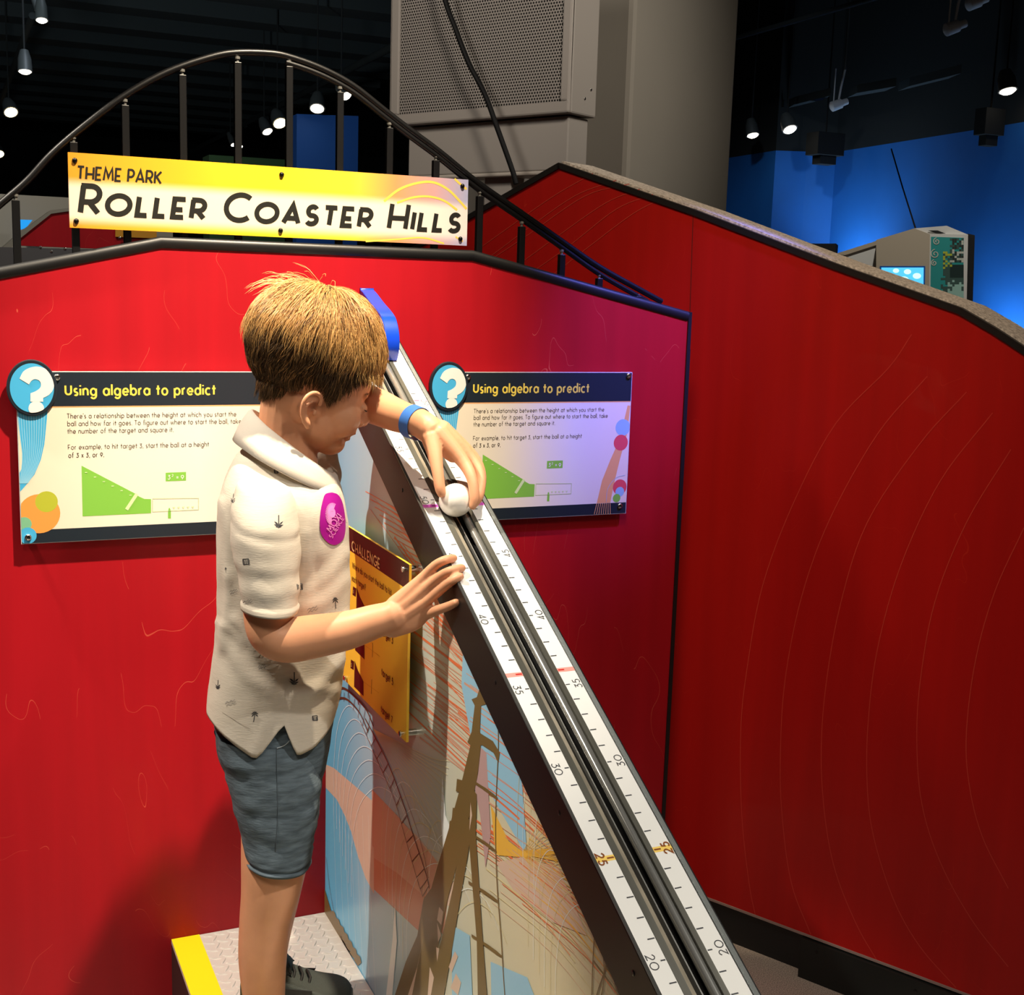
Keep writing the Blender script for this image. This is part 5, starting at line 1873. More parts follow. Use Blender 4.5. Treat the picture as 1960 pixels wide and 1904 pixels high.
for nm, path, w, m in (('eyelash', [(0.100, -0.063, -0.014), (0.105, -0.066, -0.024), (0.101, -0.067, -0.034), (0.092, -0.066, -0.042)], [0.001, 0.0026, 0.003, 0.0012], LASH),
                       ('eyelash', [(0.100, -0.063, 0.014), (0.105, -0.066, 0.024), (0.101, -0.067, 0.034), (0.092, -0.066, 0.042)], [0.001, 0.0026, 0.003, 0.0012], LASH),
                       ('eyebrow', [(0.104, -0.042, -0.012), (0.103, -0.040, -0.024), (0.094, -0.040, -0.036), (0.084, -0.043, -0.046)], [0.003, 0.0045, 0.004, 0.0015], BROW),
                       ('eyebrow', [(0.104, -0.042, 0.012), (0.103, -0.040, 0.024), (0.094, -0.040, 0.036), (0.084, -0.043, 0.046)], [0.003, 0.0045, 0.004, 0.0015], BROW)):
    bb = MB()
    q = spline(path, 5)
    pn = [on_face(*p) for p in q]
    ww = [w[min(i // 5, 3)] + (w[min(i // 5 + 1, 3)] - w[min(i // 5, 3)]) * (i % 5) / 5 for i in range(len(q))]
    up_, lo_ = [], []
    for (p, n_), wd in zip(pn, ww):
        up_.append(on_face(*[(p + hu * wd / 2 - HO).dot(a) for a in HAX], 0.0009)[0])
        lo_.append(on_face(*[(p - hu * wd / 2 - HO).dot(a) for a in HAX], 0.0009)[0])
    k = len(up_)
    bb.add(up_ + lo_, [[i, i + 1, k + i + 1, k + i] for i in range(k - 1)], m)
    bb.build(nm, boy, smooth=180)
bb = MB()
for u0, u1, f in ((-0.1035, -0.1085, 0.109), (-0.1135, -0.1195, 0.104)):
    top_, bot_ = [], []
    for k in range(11):
        l = -0.0165 + 0.033 * k / 10
        s = 1 - (k / 5 - 1) ** 2
        fc = f - 30 * l * l
        top_.append(on_face(fc, (u0 + u1) / 2 + (u0 - u1) / 2 * s, l, 0.0005)[0])
        bot_.append(on_face(fc, (u0 + u1) / 2 - (u0 - u1) / 2 * s, l, 0.0005)[0])
    bb.add(top_ + bot_, [[i, i + 1, 11 + i + 1, 11 + i] for i in range(10)], LIP)
bb.build('lips', boy, smooth=180)

# ---- shirt
NS = 112
sh_secs = [(482, 850, 642, 915, 0.060, 0.0), (468, 858, 650, 925, 0.078, 0.0), (448, 880, 657, 945, 0.100, 0.0), (430, 925, 662, 975, 0.116, 0.0), (420, 975, 666, 1020, 0.117, 0.0), (416, 1060, 668, 1080, 0.112, 0.0), (415, 1140, 668, 1150, 0.107, 0.0), (417, 1190, 666, 1200, 0.106, 0.0), (408, 1255, 658, 1268, 0.109, 0.0), (401, 1315, 650, 1326, 0.113, 0.0), (398, 1346, 643, 1350, 0.115, 0.0)]
secs = smooth_sections(sh_secs, 7)
HEM = [(380, 1346), (398, 1347), (430, 1371), (460, 1391), (481, 1404), (490, 1407), (500, 1398), (522, 1368), (541, 1341), (545, 1341), (556, 1375), (568, 1401), (576, 1402), (602, 1391), (624, 1372), (643, 1350), (660, 1346)]


def hem_y(x):
    for (x0, y0), (x1, y1) in zip(HEM, HEM[1:]):
        if x0 <= x <= x1:
            return y0 + (y1 - y0) * (x - x0) / (x1 - x0)
    return 1347


def seg_d(px, py, a, c):
    ax, ay, bx, by = *a, *c
    t = max(0, min(1, ((px - ax) * (bx - ax) + (py - ay) * (by - ay)) / ((bx - ax) ** 2 + (by - ay) ** 2)))
    return math.hypot(px - ax - t * (bx - ax), py - ay - t * (by - ay))


FOLDS = [  # polyline, width px, height m
    ([(450, 1185), (500, 1250), (560, 1300)], 9, 0.006), ([(425, 1210), (470, 1290), (530, 1330)], 12, 0.005), ([(590, 1330), (620, 1300), (652, 1262)], 10, 0.006),
    ([(560, 1330), (600, 1315), (640, 1322)], 9, 0.005), ([(590, 1130), (630, 1100), (660, 1060)], 12, 0.004),
    ([(580, 1165), (620, 1150), (660, 1110)], 12, 0.004), ([(585, 1020), (592, 1100), (588, 1160)], 10, 0.005), ([(440, 1100), (436, 1170), (428, 1240)], 9, 0.005),
    ([(425, 960), (438, 1040), (436, 1110)], 8, 0.004), ([(570, 920), (600, 980), (608, 1060)], 12, 0.004), ([(415, 1190), (440, 1200), (465, 1230)], 7, 0.005),
    ([(540, 1260), (548, 1300), (543, 1340)], 8, -0.005), ([(480, 1395), (505, 1370), (540, 1330)], 5, 0.003), ([(660, 1180), (640, 1210), (600, 1240)], 9, 0.005)]


def fold(px, py):
    h = 0
    for pl_, w, a in FOLDS:
        d = min(seg_d(px, py, p, q) for p, q in zip(pl_, pl_[1:]))
        if d < w * 3:
            h += a * math.exp(-(d / w) ** 2)
    return h * 0.65


rows = []
for s in secs:
    rows.append(ring_px(s[:2], s[2:4], s[4], 0.0, NS, 2.75))
nr = len(rows)
for j in range(nr):
    t = j / (nr - 1)
    for k in range(NS):
        p = rows[j][k]
        c = sum(rows[j], V()) / NS
        out = (p - c)
        out.z = 0
        out.normalize()
        near = (p - c).dot(AZ) < 0.02
        x, y = proj(p)
        h = fold(x, y) * min(1, max(0, 0.5 - (out.dot(AZ)) * 1.2)) if near else 0
        h += 0.0028 * mnoise.noise(p * 14) * min(1, t * 4) + 0.0008 * mnoise.noise(p * 40)
        rows[j][k] = p + out * h
# hem: pull the last rows down to the tails, with the open vent at his right side
base_t = 0.84
for j in range(nr):
    t = j / (nr - 1)
    if t <= base_t:
        continue
    w = ((t - base_t) / (1 - base_t))
    for k in range(NS):
        p = rows[j][k]
        a = 2 * math.pi * k / NS
        yl = lerp(1347, 1350, (math.cos(a) + 1) / 2)
        x, y = proj(p)
        if math.sin(a) > -0.05:
            dy = hem_y(x) - yl
        else:
            dy = 42 * max(0, -math.sin(a)) ** 0.6
        rows[j][k] = V((p.x, p.y, p.z - dy * w / FPX * (p - CAM).dot(_fw)))
shirt = MB()
vs = [p for r in rows for p in r]
fs = []
for j in range(nr - 1):
    for k in range(NS):
        fs.append([j * NS + k, j * NS + (k + 1) % NS, (j + 1) * NS + (k + 1) % NS, (j + 1) * NS + k])
shirt.add(vs, fs, CLOTH)
# sleeves
slN = [(478, 908, 540, 914, 0.040, -0.066), (455, 928, 560, 940, 0.058, -0.088), (442, 985, 573, 1000, 0.064, -0.11), (443, 1040, 575, 1050, 0.061, -0.122), (453, 1090, 573, 1100, 0.056, -0.130), (460, 1130, 571, 1140, 0.053, -0.135), (465, 1163, 567, 1170, 0.051, -0.139)]
slF = [(560, 925, 648, 930, 0.045, 0.085), (550, 900, 652, 905, 0.055, 0.108), (545, 870, 648, 880, 0.053, 0.122), (550, 845, 644, 858, 0.049, 0.126)]


def sleeve(sec_px, folds):
    rr = []
    ss = smooth_sections(sec_px, 8)
    for j, s in enumerate(ss):
        r = ring_px(s[:2], s[2:4], s[4], s[5], 56, 2.1)
        c = sum(r, V()) / 56
        tt = j / (len(ss) - 1)
        o = []
        for k, p in enumerate(r):
            d = (p - c).normalized()
            sag = math.sin(2 * math.pi * k / 56)
            h = 0.0024 * mnoise.noise(V((p.x * 10, p.y * 10, p.z * 40))) + 0.0010 * mnoise.noise(p * 45)
            if folds:
                h += 0.0013 * math.sin(p.z * 190 + 2.2 * mnoise.noise(p * 20)) * max(0, tt - 0.35)
                h -= 0.002 * math.exp(-((tt - 0.37 - 0.05 * math.cos(2 * math.pi * k / 56 - 1.2)) / 0.025) ** 2)
                h += 0.0025 * (tt > 0.93)
            o.append(p + d * h)
        rr.append(o)
    vs_ = [p for r in rr for p in r]
    fs_ = [[j * 56 + k, j * 56 + (k + 1) % 56, (j + 1) * 56 + (k + 1) % 56, (j + 1) * 56 + k] for j in range(len(rr) - 1) for k in range(56)]
    fs_.append(list(range(56))[::-1])
    shirt.add(vs_, fs_, CLOTH)


sleeve(slN, True)
sleeve(slF, False)
so = shirt.build('shirt', boy, smooth=180)
md = so.modifiers.new('thickness', 'SOLIDIFY')
md.thickness = 0.0018
md.offset = 0
SHTREE = BVHTree.FromPolygons([v.co.copy() for v in so.data.vertices], [tuple(p.vertices) for p in so.data.polygons])


def on_shirt(x, y, lift=0.0014):
    d = ray(x, y).normalized()
    loc, nor, idx, dist = SHTREE.ray_cast(CAM, d)
    if loc is None or dist > 2.3:
        return None
    n_ = nor if nor.dot(d) < 0 else -nor
    return loc + n_ * (lift * 0.75) - d * (lift * 0.4)


def decal(bb, pts, m, lift=0.0014):
    q = [on_shirt(x, y, lift) for x, y in pts]
    if any(p is None for p in q):
        return
    bb.poly(q, m)


def dline(bb, pts, w, m, lift=0.0014):
    for (x0, y0), (x1, y1) in zip(pts, pts[1:]):
        L = math.hypot(x1 - x0, y1 - y0) or 1
        nx_, ny_ = -(y1 - y0) / L * w / 2, (x1 - x0) / L * w / 2
        decal(bb, [(x0 + nx_, y0 + ny_), (x1 + nx_, y1 + ny_), (x1 - nx_, y1 - ny_), (x0 - nx_, y0 - ny_)], m, lift)


def palm(x, y, s, flip=1, lean=0.0, sx=1.0, m=None):
    """palm tree print: crown at x, y; trunk runs away from the crown (flip = -1: upside down)"""
    m = m or PRINT
    bb = MB()
    dline(bb, [(x, y), (x - 2 * lean * s * sx, y + flip * 9 * s), (x - 5 * lean * s * sx, y + flip * 19 * s)], 1.9 * s * sx, m)
    for a in (-168, -130, -92, -55, -18, 28, 152):
        r = math.radians(a)
        ex, ey = x + math.cos(r) * 10 * s * sx, y + flip * (math.sin(r) * 9 * s + 2.5 * s)
        nx_, ny_ = -math.sin(r) * 1.5 * s * sx, flip * math.cos(r) * 1.5 * s
        mxx, myy = x + math.cos(r) * 5.5 * s * sx, y + flip * (math.sin(r) * 6.2 * s)
        decal(bb, [(x, y), (mxx + nx_, myy + ny_), (ex, ey), (mxx - nx_, myy - ny_)], m)
    if bb.f:
        bb.build('palm_print', so)


def wave(x, y, s):
    bb = MB()
    for r in range(2):
        dline(bb, [(x + (k * 4 + r * 2) * s, y - k * 1.2 * s + r * 5 * s + (-2 if k % 2 else 1.5) * s) for k in range(6)], 0.9, PRINTG)
    bb.build('wave_print', so)


def hut(x, y, s):
    bb = MB()
    dline(bb, [(x - 5 * s, y), (x + 5 * s, y - 1), (x + 6 * s, y + 9 * s), (x - 4 * s, y + 9 * s), (x - 5 * s, y)], 1.4, PRINT)
    for k in range(3):
        dline(bb, [(x + (-3 + 3 * k) * s, y + 1), (x + (-2 + 3 * k) * s, y + 8 * s)], 1.3, PRINT)
    bb.build('hut_print', so)


palm(533, 1004, 0.95, -1, 0.0)
palm(447, 958, 0.7, -1, -0.4, 0.7, PRINT)
palm(641, 1148, 0.85, 1, -0.3, 0.75)
palm(563, 1304, 0.95, -1, 0.0)
palm(418, 1314, 0.7, -1, -0.2, 0.75)
palm(488, 1366, 0.8, 1, 0.6, 0.95)
palm(657, 892, 0.4, 1, 0.2, 0.6)
hut(471, 1070, 1.1)
hut(573, 1118, 1.1)
hut(602, 1370, 0.9)
hut(528, 900, 0.7)
wave(466, 1152, 0.8)
wave(588, 1166, 0.9)
wave(494, 1276, 0.7)
wave(432, 1345, 0.9)
wave(440, 1132, 0.7)
palm(433, 1088, 0.4, 1, 0, 0.5)
palm(421, 925, 0.5, 1, 0, 0.3, PRINTG)
# placket and side seam
bb = MB()
SEAM = mat('shirt_seam_thread', 'c9c0b2', 0.9)  # thread a touch darker than the cotton
dline(bb, spline([(638, 905), (648, 940), (655, 968), (662, 1000)], 5), 1.6, SEAM)
dline(bb, spline([(426, 1362), (455, 1380), (480, 1394)], 4), 1.2, SEAM)
bb.build('stitching', so)

# sticker
STK = mat('purple_sticker_paper', 'a0188c', 0.3)
STP = mat('pink_sticker_print', 'e88acb', 0.4)
bb = MB()
oval = [(634, 943), (645, 947), (653, 960), (657.5, 980), (659.5, 1000), (659, 1018), (655, 1032), (645, 1041), (634, 1042), (622, 1034), (613, 1020), (611, 1000), (613, 975), (617, 957), (622, 946)]
oo = [tuple(p) for p in spline(oval + [oval[0]], 4)][:-1]
cx_, cy_ = 635, 993
prev = None
vs_, fs_ = [], []
for f in (0.0, 0.12, 0.25, 0.37, 0.5, 0.62, 0.75, 0.87, 1.0):
    for (x, y) in oo:
        vs_.append(on_shirt(cx_ + (x - cx_) * f, cy_ + (y - cy_) * f, 0.0022) or V(SHTREE.find_nearest(bp(x, y, -0.03))[0]) - AZ * 0.0022)
n_ = len(oo)
for j in range(8):
    for k in range(n_):
        fs_.append([j * n_ + k, (j + 1) * n_ + k, (j + 1) * n_ + (k + 1) % n_, j * n_ + (k + 1) % n_])
bb.add(vs_, fs_, STK)
for k in range(22):
    a = math.radians(60 - 270 * k / 21 - 0)
    a = math.radians(100 + 195 * k / 21)
    x0, y0 = 633 + 4 * math.cos(a), 984 + 6 * math.sin(a)
    x1, y1 = 634 + 13 * math.cos(a), 984 + 21 * math.sin(a)
    dline(bb, [(x0, y0), (x1, y1)], 1.5, STP, 0.0030)
decal(bb, [(634 + 6 * math.cos(a), 982 + 9 * math.sin(a)) for a in [2 * math.pi * k / 16 for k in range(16)]], STP, 0.0031)
GL['X'] = (0.6, [[(0, 0), (0.6, 1)], [(0, 1), (0.6, 0)]])


def sticker_text(txt, x, y, size, ang, w, squeeze):
    ca, sa = math.cos(math.radians(ang)), -math.sin(math.radians(ang))
    cx2 = 0
    for ch in txt:
        adv, strokes = GL[ch]
        for st in strokes:
            pts = [(x + ((cx2 + px) * ca * squeeze - py * -sa * -1 * -1) * size, y + ((cx2 + px) * sa - py * ca) * size) for px, py in st]
            dline(bb, pts, w, STP, 0.0032)
        cx2 += adv + 0.28


sticker_text('MOXI', 631, 1018, 11, 52, 1.7, 0.9)
sticker_text('SCIENCE', 634, 1030, 8, 57, 1.2, 0.9)
st = bb.build('sticker', so, smooth=180)
st['label'] = 'purple oval sticker with pink lettering on the chest'

# collar: folded band round the neck, open at the front
bb = MB()
outer_top = [(636, 912), (600, 893), (560, 871), (520, 845), (492, 810), (478, 786)]
secs_c = []
NCOL = 44


def col_pt(t, lv):
    """t 0..1 round the neck from the right front point, behind the neck, to the left front; lv 0 top fold .. 1 outer edge"""
    a = math.radians(-8 + 298 * t)                    # 0 = front (right in the photo), 90 = near side, 180 = back
    ca, sa = math.cos(a), math.sin(a)
    # top fold line: tilted oval
    top = ((bp(481, 783, 0.0) + bp(641, 905, 0.0)) / 2) + (bp(641, 905, 0.0) - bp(481, 783, 0.0)) / 2 * ca - AZ * (0.064 * sa)
    low = ((bp(456, 838, 0.0) + bp(646, 945, 0.0)) / 2) + (bp(646, 945, 0.0) - bp(456, 838, 0.0)) / 2 * ca - AZ * (0.094 * sa)
    return lerp(top, low, lv)


rows_c = []
for j, (lv, push) in enumerate(((0.42, -0.012), (0.2, -0.008), (0.05, -0.004), (0.0, 0.0), (0.06, 0.004), (0.3, 0.007), (0.65, 0.0085), (1.0, 0.0085))):
    r = []
    for k in range(NCOL + 1):
        t = k / NCOL
        p = col_pt(t, lv)
        c = col_pt(0.25, lv) * 0.5 + col_pt(0.75, lv) * 0.5
        d = p - c
        d.z = 0
        d.normalize()
        tipx = max(0, 1 - t / 0.13) if t < 0.5 else max(0, 1 - (1 - t) / 0.13)
        drop = 0.030 * tipx * lv * (1 if j >= 4 else 0)
        r.append(p + d * (push + 0.0015 * mnoise.noise(p * 30)) + V((0, 0, -drop)))
    rows_c.append(r)
n_ = NCOL + 1
bb.add([p for r in rows_c for p in r], [[j * n_ + k, j * n_ + k + 1, (j + 1) * n_ + k + 1, (j + 1) * n_ + k] for j in range(len(rows_c) - 1) for k in range(NCOL)], CLOTHC)
co = bb.build('collar', so, smooth=180)
md = co.modifiers.new('thickness', 'SOLIDIFY')
md.thickness = 0.002

# ---- shorts
shorts = MB()
NP = 64
pel = [(404, 1300, 642, 1305, 0.100, 0.0), (404, 1350, 641, 1352, 0.103, 0.0), (411, 1400, 634, 1402, 0.105, 0.0), (420, 1445, 627, 1450, 0.102, 0.0), (430, 1470, 620, 1475, 0.09, 0.0)]
rr = [ring_px(s[:2], s[2:4], s[4], s[5], NP, 2.4) for s in smooth_sections(pel, 4)]
rr = [[p + (p - sum(r, V()) / NP).normalized() * (0.003 * mnoise.noise(p * 25)) for p in r] for r in rr]
shorts.rings(rr, DENIM)


def leg_cloth(sec_px, n=NP):
    ss = smooth_sections(sec_px, 8)
    out = []
    L = len(ss)
    for j, s in enumerate(ss):
        r = ring_px(s[:2], s[2:4], s[4], s[5], n, 2.2)
        c = sum(r, V()) / n
        t = j / (L - 1)
        o = []
        for k, p in enumerate(r):
            d = (p - c).normalized()
            x, y = proj(p)
            h = 0.0042 * mnoise.noise(V((p.x * 13, p.y * 13, p.z * 42))) + 0.002 * mnoise.noise(p * 50)
            h += 0.0035 * math.exp(-((t - 0.93) / 0.02) ** 2) - 0.003 * math.exp(-((t - 0.86) / 0.018) ** 2) if t > 0.7 else 0
            o.append(p + d * h)
        out.append(o)
    # turn the hem in
    c = sum(out[-1], V()) / n
    out.append([lerp(p, c, 0.10) + V((0, 0, 0.002)) for p in out[-1]])
    out.append([lerp(p, c, 0.12) + V((0, 0, 0.04)) for p in out[-1]])
    shorts.rings(out, DENIM, True, False)


leg_cloth([(412, 1400, 600, 1410, 0.066, -0.045), (424, 1450, 610, 1460, 0.068, -0.050), (440, 1520, 613, 1520, 0.068, -0.055), (457, 1580, 604, 1585, 0.066, -0.060), (468, 1625, 596, 1635, 0.063, -0.064), (476, 1645, 592, 1652, 0.062, -0.066)])
leg_cloth([(450, 1400, 630, 1410, 0.062, 0.045), (458, 1470, 622, 1470, 0.062, 0.055), (470, 1540, 610, 1545, 0.060, 0.065), (482, 1600, 600, 1600, 0.058, 0.075), (486, 1625, 594, 1628, 0.056, 0.078)])
sho = shorts.build('shorts', boy, smooth=180)
STREE = BVHTree.FromPolygons([v.co.copy() for v in sho.data.vertices], [tuple(p.vertices) for p in sho.data.polygons])
bb = MB()
PIPE = mat('pale_pocket_piping', 'a9b2b6', 0.8)


def on_shorts(x, y, lift):
    d = ray(x, y).normalized()
    loc, nor, idx, dist = STREE.ray_cast(CAM, d)
    return (loc - d * lift) if loc is not None else bp(x, y, -0.1)


q = spline([(530, 1432), (545, 1426), (557, 1414), (566, 1400)], 6)
bb.tube([on_shorts(x, y, 0.0006) for x, y in q], 0.0009, PIPE, 6)
q = spline([(529, 1434), (530, 1500), (531, 1560), (527, 1630)], 8)
bb.tube([on_shorts(x, y, 0.0002) for x, y in q], 0.0006, mat('dark_seam_thread', '434d55', 0.9), 6)
bb.build('seams', sho)

# ---- shoes
SHOE = mat('dark_green_grey_mesh', '3a403c', 0.8, bump=(400, 0.5))
SHOEB = mat('black_shoe_upper', '121413', 0.6)
SOLE = mat('grey_rubber_sole', '565a58', 0.7)
SOCK = mat('white_sock', 'd8d4cc', 0.9)
LACE = mat('black_lace', '0d0d0d', 0.7)


def shoe(heel, toe, lab):
    ax = V((toe.x - heel.x, toe.y - heel.y, 0))
    L = ax.length
    ax.normalize()
    sd = V((-ax.y, ax.x, 0))
    zf_ = TREAD_Z + 0.0016

    def ring(t, w, z0, z1, n=24, e=2.6):
        o = []
        c = heel + ax * (t * L)
        for k in range(n):
            a = 2 * math.pi * k / n
            ca, sa = math.cos(a), math.sin(a)
            x = math.copysign(abs(ca) ** (2 / e), ca) * w
            z = (z0 + z1) / 2 + math.copysign(abs(sa) ** (2 / e), sa) * (z1 - z0) / 2
            o.append(V((c.x, c.y, 0)) + sd * x + V((0, 0, zf_ + z)))
        return o
    bb = MB()
    prof = [(0.0, 0.018, 0.016, 0.05), (0.03, 0.027, 0.012, 0.066), (0.12, 0.032, 0.012, 0.07), (0.25, 0.033, 0.012, 0.068), (0.36, 0.033, 0.012, 0.072), (0.45, 0.035, 0.012, 0.067), (0.58, 0.038, 0.012, 0.055), (0.72, 0.039, 0.012, 0.046), (0.86, 0.036, 0.012, 0.042), (0.95, 0.028, 0.014, 0.036), (1.0, 0.014, 0.018, 0.028)]
    bb.rings([ring(*s) for s in spline(prof, 3)], SHOE)
    up = bb.build('shoe', boy, smooth=70)
    up['label'] = lab
    bb = MB()
    prof = [(-0.01, 0.016, 0.002, 0.02), (0.03, 0.030, 0.0, 0.02), (0.2, 0.034, 0.0, 0.018), (0.45, 0.036, 0.0, 0.016), (0.72, 0.041, 0.0, 0.016), (0.9, 0.036, 0.001, 0.018), (0.98, 0.026, 0.003, 0.021), (1.015, 0.012, 0.006, 0.022)]
    bb.rings([ring(*s, 24, 4) for s in spline(prof, 3)], SOLE)
    bb.build('sole', up, smooth=50)
    bb = MB()
    for t, h in ((0.40, 0.071), (0.47, 0.066), (0.54, 0.0605), (0.61, 0.054)):
        c = heel + ax * (t * L)
        bb.tube([V((c.x, c.y, zf_ + h - 0.014)) + sd * -0.026, V((c.x, c.y, zf_ + h + 0.002)) + ax * 0.004 - sd * 0.012, V((c.x, c.y, zf_ + h + 0.004)), V((c.x, c.y, zf_ + h + 0.002)) - ax * 0.004 + sd * 0.012, V((c.x, c.y, zf_ + h - 0.014)) + sd * 0.026], 0.0027, LACE, 8)
    c = heel + ax * (0.4 * L)
    for s in (-1, 1):
        bb.tube([V((c.x, c.y, zf_ + 0.075)), V((c.x, c.y, zf_ + 0.082)) + sd * s * 0.012 + ax * 0.006, V((c.x, c.y, zf_ + 0.07)) + sd * s * 0.022 + ax * 0.012, V((c.x, c.y, zf_ + 0.073))], 0.0022, LACE, 8)
    bb.build('laces', up, smooth=60)
    bb = MB()
    bb.rings([ring(0.24 + 0.05 * 0, 0.030, 0.05, 0.085, 20, 2.2), ring(0.33, 0.028, 0.055, 0.09, 20, 2.2), ring(0.40, 0.022, 0.05, 0.094, 20, 2.2), ring(0.46, 0.02, 0.05, 0.08, 20, 2.2)], SHOEB)
    for s in (-1, 1):
        bb.prism([heel + ax * (t * L) + sd * s * w + V((0, 0, zf_ + z - heel.z)) for t, w, z in ((0.36, 0.0335, 0.05), (0.66, 0.036, 0.045), (0.6, 0.0385, 0.02), (0.4, 0.0355, 0.02))], sd * s * 0.002, SHOEB)
    bb.build('tongue', up, smooth=60)
    return up


hF, tF = atZ(462, 1893, TREAD_Z + 0.03), atZ(672, 1900, TREAD_Z + 0.02)
shoe(hF, tF, 'left shoe, toe pointing at the ramp')
an = bp(510, 1960, -0.074)
hN = V((an.x, an.y, 0)) - AR * 0.055 + AZ * 0.0
tN = hN + (AR * 0.985 - AZ * 0.17).normalized() * 0.19
shoe(V((hN.x, hN.y, TREAD_Z)), V((tN.x, tN.y, TREAD_Z)), 'right shoe, nearer the visitor')
bb = MB()
aF = bp(520, 1872, 0.106)
bb.tube([aF + V((0, 0, 0.02)), aF - V((0, 0, 0.02))], 0.0295, SOCK, 18)
bb.build('sock', boy, smooth=60)
bb = MB()
bb.tube([V((an.x, an.y, 0.335)), V((an.x, an.y, 0.29))], 0.0325, SOCK, 18)
bb.build('sock', boy, smooth=60)

# ---- wristband
BANDB = mat('blue_paper_wristband', '3f78d0', 0.5)
wa, wb = bp(787, 804, -0.022), bp(803, 810, -0.037)
t_ = (wb - wa).normalized()
u_ = t_.orthogonal().normalized()
w_ = t_.cross(u_)
bb = MB()
ctr = (wa + wb) / 2 - V((0, 0, 0.0015))
rings = []
for h, r in ((-0.0095, 0.0262), (-0.0095, 0.0268), (0.0095, 0.0262), (0.0095, 0.0256)):
    rings.append([ctr + t_ * h + (u_ * math.cos(2 * math.pi * k / 40) + w_ * math.sin(2 * math.pi * k / 40)) * r for k in range(40)])
rings.append(rings[0])
bb.rings(rings, BANDB, True, False)
o = bb.build('wristband', boy, smooth=40)
o['label'] = 'blue paper wristband'

# ---- hair
H1 = mat('golden_blond_hair', 'dcae6c', 0.42, spec=0.5)
H2 = mat('tan_blond_hair', 'bb8c52', 0.45, spec=0.45)
H3 = mat('light_brown_hair', '6e5130', 0.5, spec=0.4)
H4 = mat('brown_cropped_hair', '433220', 0.6, spec=0.3)
hair = MB()
hv = {m: ([], []) for m in (H1, H2, H3, H4)}
rh = random.Random(11)
# hairline in head coordinates, side view: lowest u allowed for a given f
line = [(-0.12, -0.098), (-0.092, -0.104), (-0.07, -0.112), (-0.05, -0.104), (-0.034, -0.088), (-0.020, -0.072), (-0.004, -0.062), (0.010, -0.066), (0.022, -0.082), (0.031, -0.080), (0.038, -0.060), (0.050, -0.042), (0.065, -0.030), (0.08, -0.018), (0.1, -0.006), (0.13, 0.002)]


def hairline(f):
    for (x0, y0), (x1, y1) in zip(line, line[1:]):
        if x0 <= f <= x1:
            return y0 + (y1 - y0) * (f - x0) / (x1 - x0)
    return 0.0


CROWN = V((-0.022, 0.088, -0.004))


def strand(f, u, l, length, steps, lift0, lift1, width, m, wild=0.0, tipdrop=0.0):
    p = hd(f, u, l)
    loc, nor, idx, d = SKINTREE.find_nearest(p)
    cr = hd(*CROWN)
    dirn = loc - cr
    # flow: away from the crown, swept a little forward at the front, down and back at the sides
    fl = dirn.normalized() * 1.0 - V((0, 0, 1)) * (0.12 + 0.5 * max(0, -u * 9)) - hf * (0.28 if f < 0.035 else 0.0)
    fl += V((rh.gauss(0, 1), rh.gauss(0, 1), rh.gauss(0, 1))) * (0.13 + wild)
    cn = V((mnoise.noise(loc * 70), mnoise.noise(loc * 70 + V((9, 0, 0))), mnoise.noise(loc * 70 + V((0, 9, 0)))))
    fl += cn * 0.55 + V((mnoise.noise(loc * 25), mnoise.noise(loc * 25 + V((5, 0, 0))), 0)) * 0.4
    lift1 *= 1 + 0.35 * mnoise.noise(loc * 90)
    stop = rh.random()
    pts = []
    cur = loc
    step = length / steps
    for k in range(steps + 1):
        t = k / steps
        loc2, nor2, _, _ = SKINTREE.find_nearest(cur)
        lf = lift0 + (lift1 - lift0) * math.sin(min(1, t * 1.15) * math.pi * 0.5) - tipdrop * t * t + wild * 0.06 * t
        dl = loc2 - HO
        fq, uq = dl.dot(hf), dl.dot(hu)
        if k > 1 and uq < hairline(fq) - ((0.013 + 0.012 * stop) if fq > 0.035 else (0.003 + 0.008 * stop)):
            break
        pts.append(loc2 + nor2 * lf)
        tg = fl - nor2 * fl.dot(nor2)
        if tg.length < 1e-5:
            break
        cur = loc2 + tg.normalized() * step
        fl = fl + V((0, 0, -0.07)) + V((rh.gauss(0, 1), rh.gauss(0, 1), rh.gauss(0, 1))) * 0.05
    if len(pts) < 3:
        return
    vs_, fs_ = hv[m]
    base = len(vs_)
    n = 3
    upv = None
    for i, q in enumerate(pts):
        t = (pts[min(i + 1, len(pts) - 1)] - pts[max(i - 1, 0)]).normalized()
        upv = t.orthogonal().normalized() if upv is None else (upv - t * upv.dot(t)).normalized()
        b2 = t.cross(upv)
        w = width * (0.75 + 0.5 * (i / steps)) * (1.0 if i < len(pts) - 2 else (0.6 if i == len(pts) - 2 else 0.08))
        for k in range(n):
            a = 2 * math.pi * k / n
            vs_.append(q + (upv * math.cos(a) + b2 * math.sin(a)) * w)
    for i in range(len(pts) - 1):
        for k in range(n):
            fs_.append([base + i * n + k, base + i * n + (k + 1) % n, base + (i + 1) * n + (k + 1) % n, base + (i + 1) * n + k])


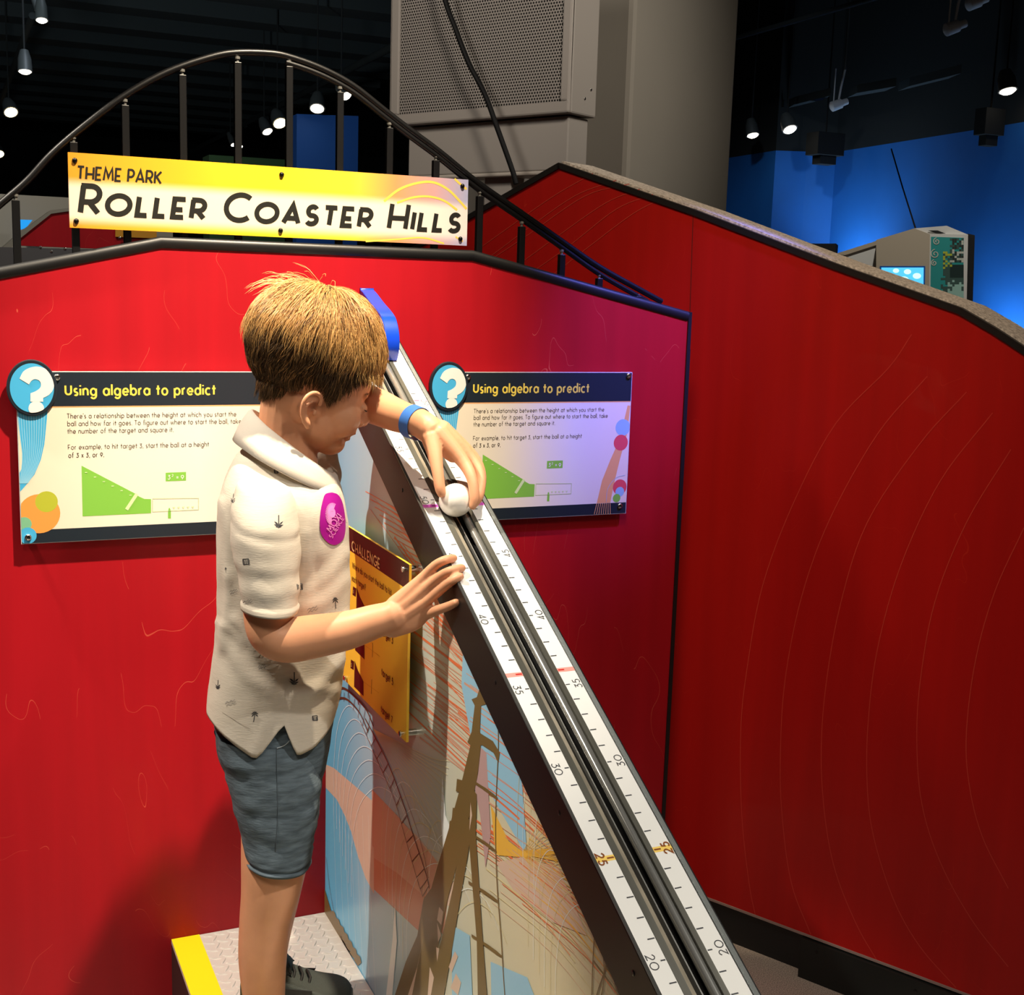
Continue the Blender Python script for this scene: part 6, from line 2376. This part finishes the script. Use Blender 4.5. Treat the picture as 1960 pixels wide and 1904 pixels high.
cnt = 0
while cnt < 27000:
    # random direction on the head
    th = rh.uniform(0, 2 * math.pi)
    cz = rh.uniform(-1, 1)
    s_ = math.sqrt(1 - cz * cz)
    f, u, l = 0.1 * s_ * math.cos(th), -0.015 + 0.105 * cz, 0.08 * s_ * math.sin(th)
    hlim = hairline(f)
    if u < hlim + 0.002 + 0.004 * rh.random():
        continue
    top = (u - hlim)
    cnt += 1
    if u > 0.022 + 0.02 * rh.random() - 0.25 * max(0, f):      # long top layer
        r = rh.random()
        r += 0.45 * mnoise.noise(hd(f, u, l) * 60)
        m = H1 if r < 0.5 else (H2 if r < 0.85 else H3)
        strand(f, u, l, 0.038 + 0.032 * rh.random(), 8, 0.002 + 0.004 * rh.random(), 0.009 + 0.008 * rh.random(), 0.00031, m)
    elif top > 0.028:                                  # side and back, medium
        r = rh.random()
        r += 0.3 * mnoise.noise(hd(f, u, l) * 60)
        m = H3 if r < 0.35 else (H4 if r < 0.9 else H2)
        strand(f, u, l, 0.022 + 0.016 * rh.random(), 5, 0.002 + 0.002 * rh.random(), 0.0075 + 0.004 * rh.random(), 0.00033, m)
    else:                                              # cropped edge
        m = H4 if rh.random() < 0.6 else H3
        strand(f, u, l, 0.010 + 0.006 * rh.random(), 3, 0.0005, 0.0025 + 0.002 * rh.random(), 0.00038, m)
# fringe locks over the forehead and loose tufts at the crown
for k in range(2300):
    l = rh.uniform(-0.055, 0.055)
    strand(0.03 + 0.03 * rh.random(), 0.075 - 4.0 * l * l, l, 0.052 + 0.026 * rh.random(), 10, 0.006, 0.011 + 0.006 * rh.random(), 0.00032, H1 if rh.random() < 0.6 else H2, 0.0, 0.006)
for k in range(75):
    strand(-0.062 + 0.02 * rh.gauss(0, 1), 0.07, 0.025 * rh.gauss(0, 1), 0.025 + 0.03 * rh.random(), 7, 0.008, 0.012 + 0.014 * rh.random(), 0.00034, H1, 0.28)
for m, (vs_, fs_) in hv.items():
    hair.add(vs_, fs_, m)
# dense under-layer that hides the scalp
cap_v, cap_f = [], []
NC, MC = 64, 26
grid = []
for j in range(MC + 1):
    for k in range(NC):
        th = 2 * math.pi * k / NC
        t = (math.pi * 0.72) * j / MC
        f, u, l = 0.1 * math.sin(t) * math.cos(th), -0.015 + 0.105 * math.cos(t), 0.08 * math.sin(t) * math.sin(th)
        lim = hairline(f) + 0.006
        ok = u >= lim
        u2 = max(u, lim)
        loc, nor, _, _ = SKINTREE.find_nearest(hd(f, u2, l))
        lf = 0.0055 * min(1, max(0, (u2 - lim) / 0.05)) + 0.0006
        cap_v.append(loc + nor * lf)
        grid.append(ok)
for j in range(MC):
    for k in range(NC):
        q = [j * NC + k, j * NC + (k + 1) % NC, (j + 1) * NC + (k + 1) % NC, (j + 1) * NC + k]
        if any(grid[i] for i in q):
            cap_f.append(q)
hair.add(cap_v, cap_f, H4)
hair.build('hair', boy, smooth=180)

# ------------------------------------------------------------------ the ball
bb = MB()
n, m_ = 40, 24
bb.rings([[ballC + V((BR * math.sin(math.pi * j / m_) * math.cos(2 * math.pi * k / n), BR * math.sin(math.pi * j / m_) * math.sin(2 * math.pi * k / n), BR * math.cos(math.pi * j / m_))) for k in range(n)] for j in range(1, m_)], mat('ivory_white_ball', 'f2ece2', 0.25, spec=0.5, coat=0.2))
ball = bb.build('ball', smooth=180, loc=ballC)
tag(ball, 'smooth white ball held in the groove of the ramp by the boy', 'ball')
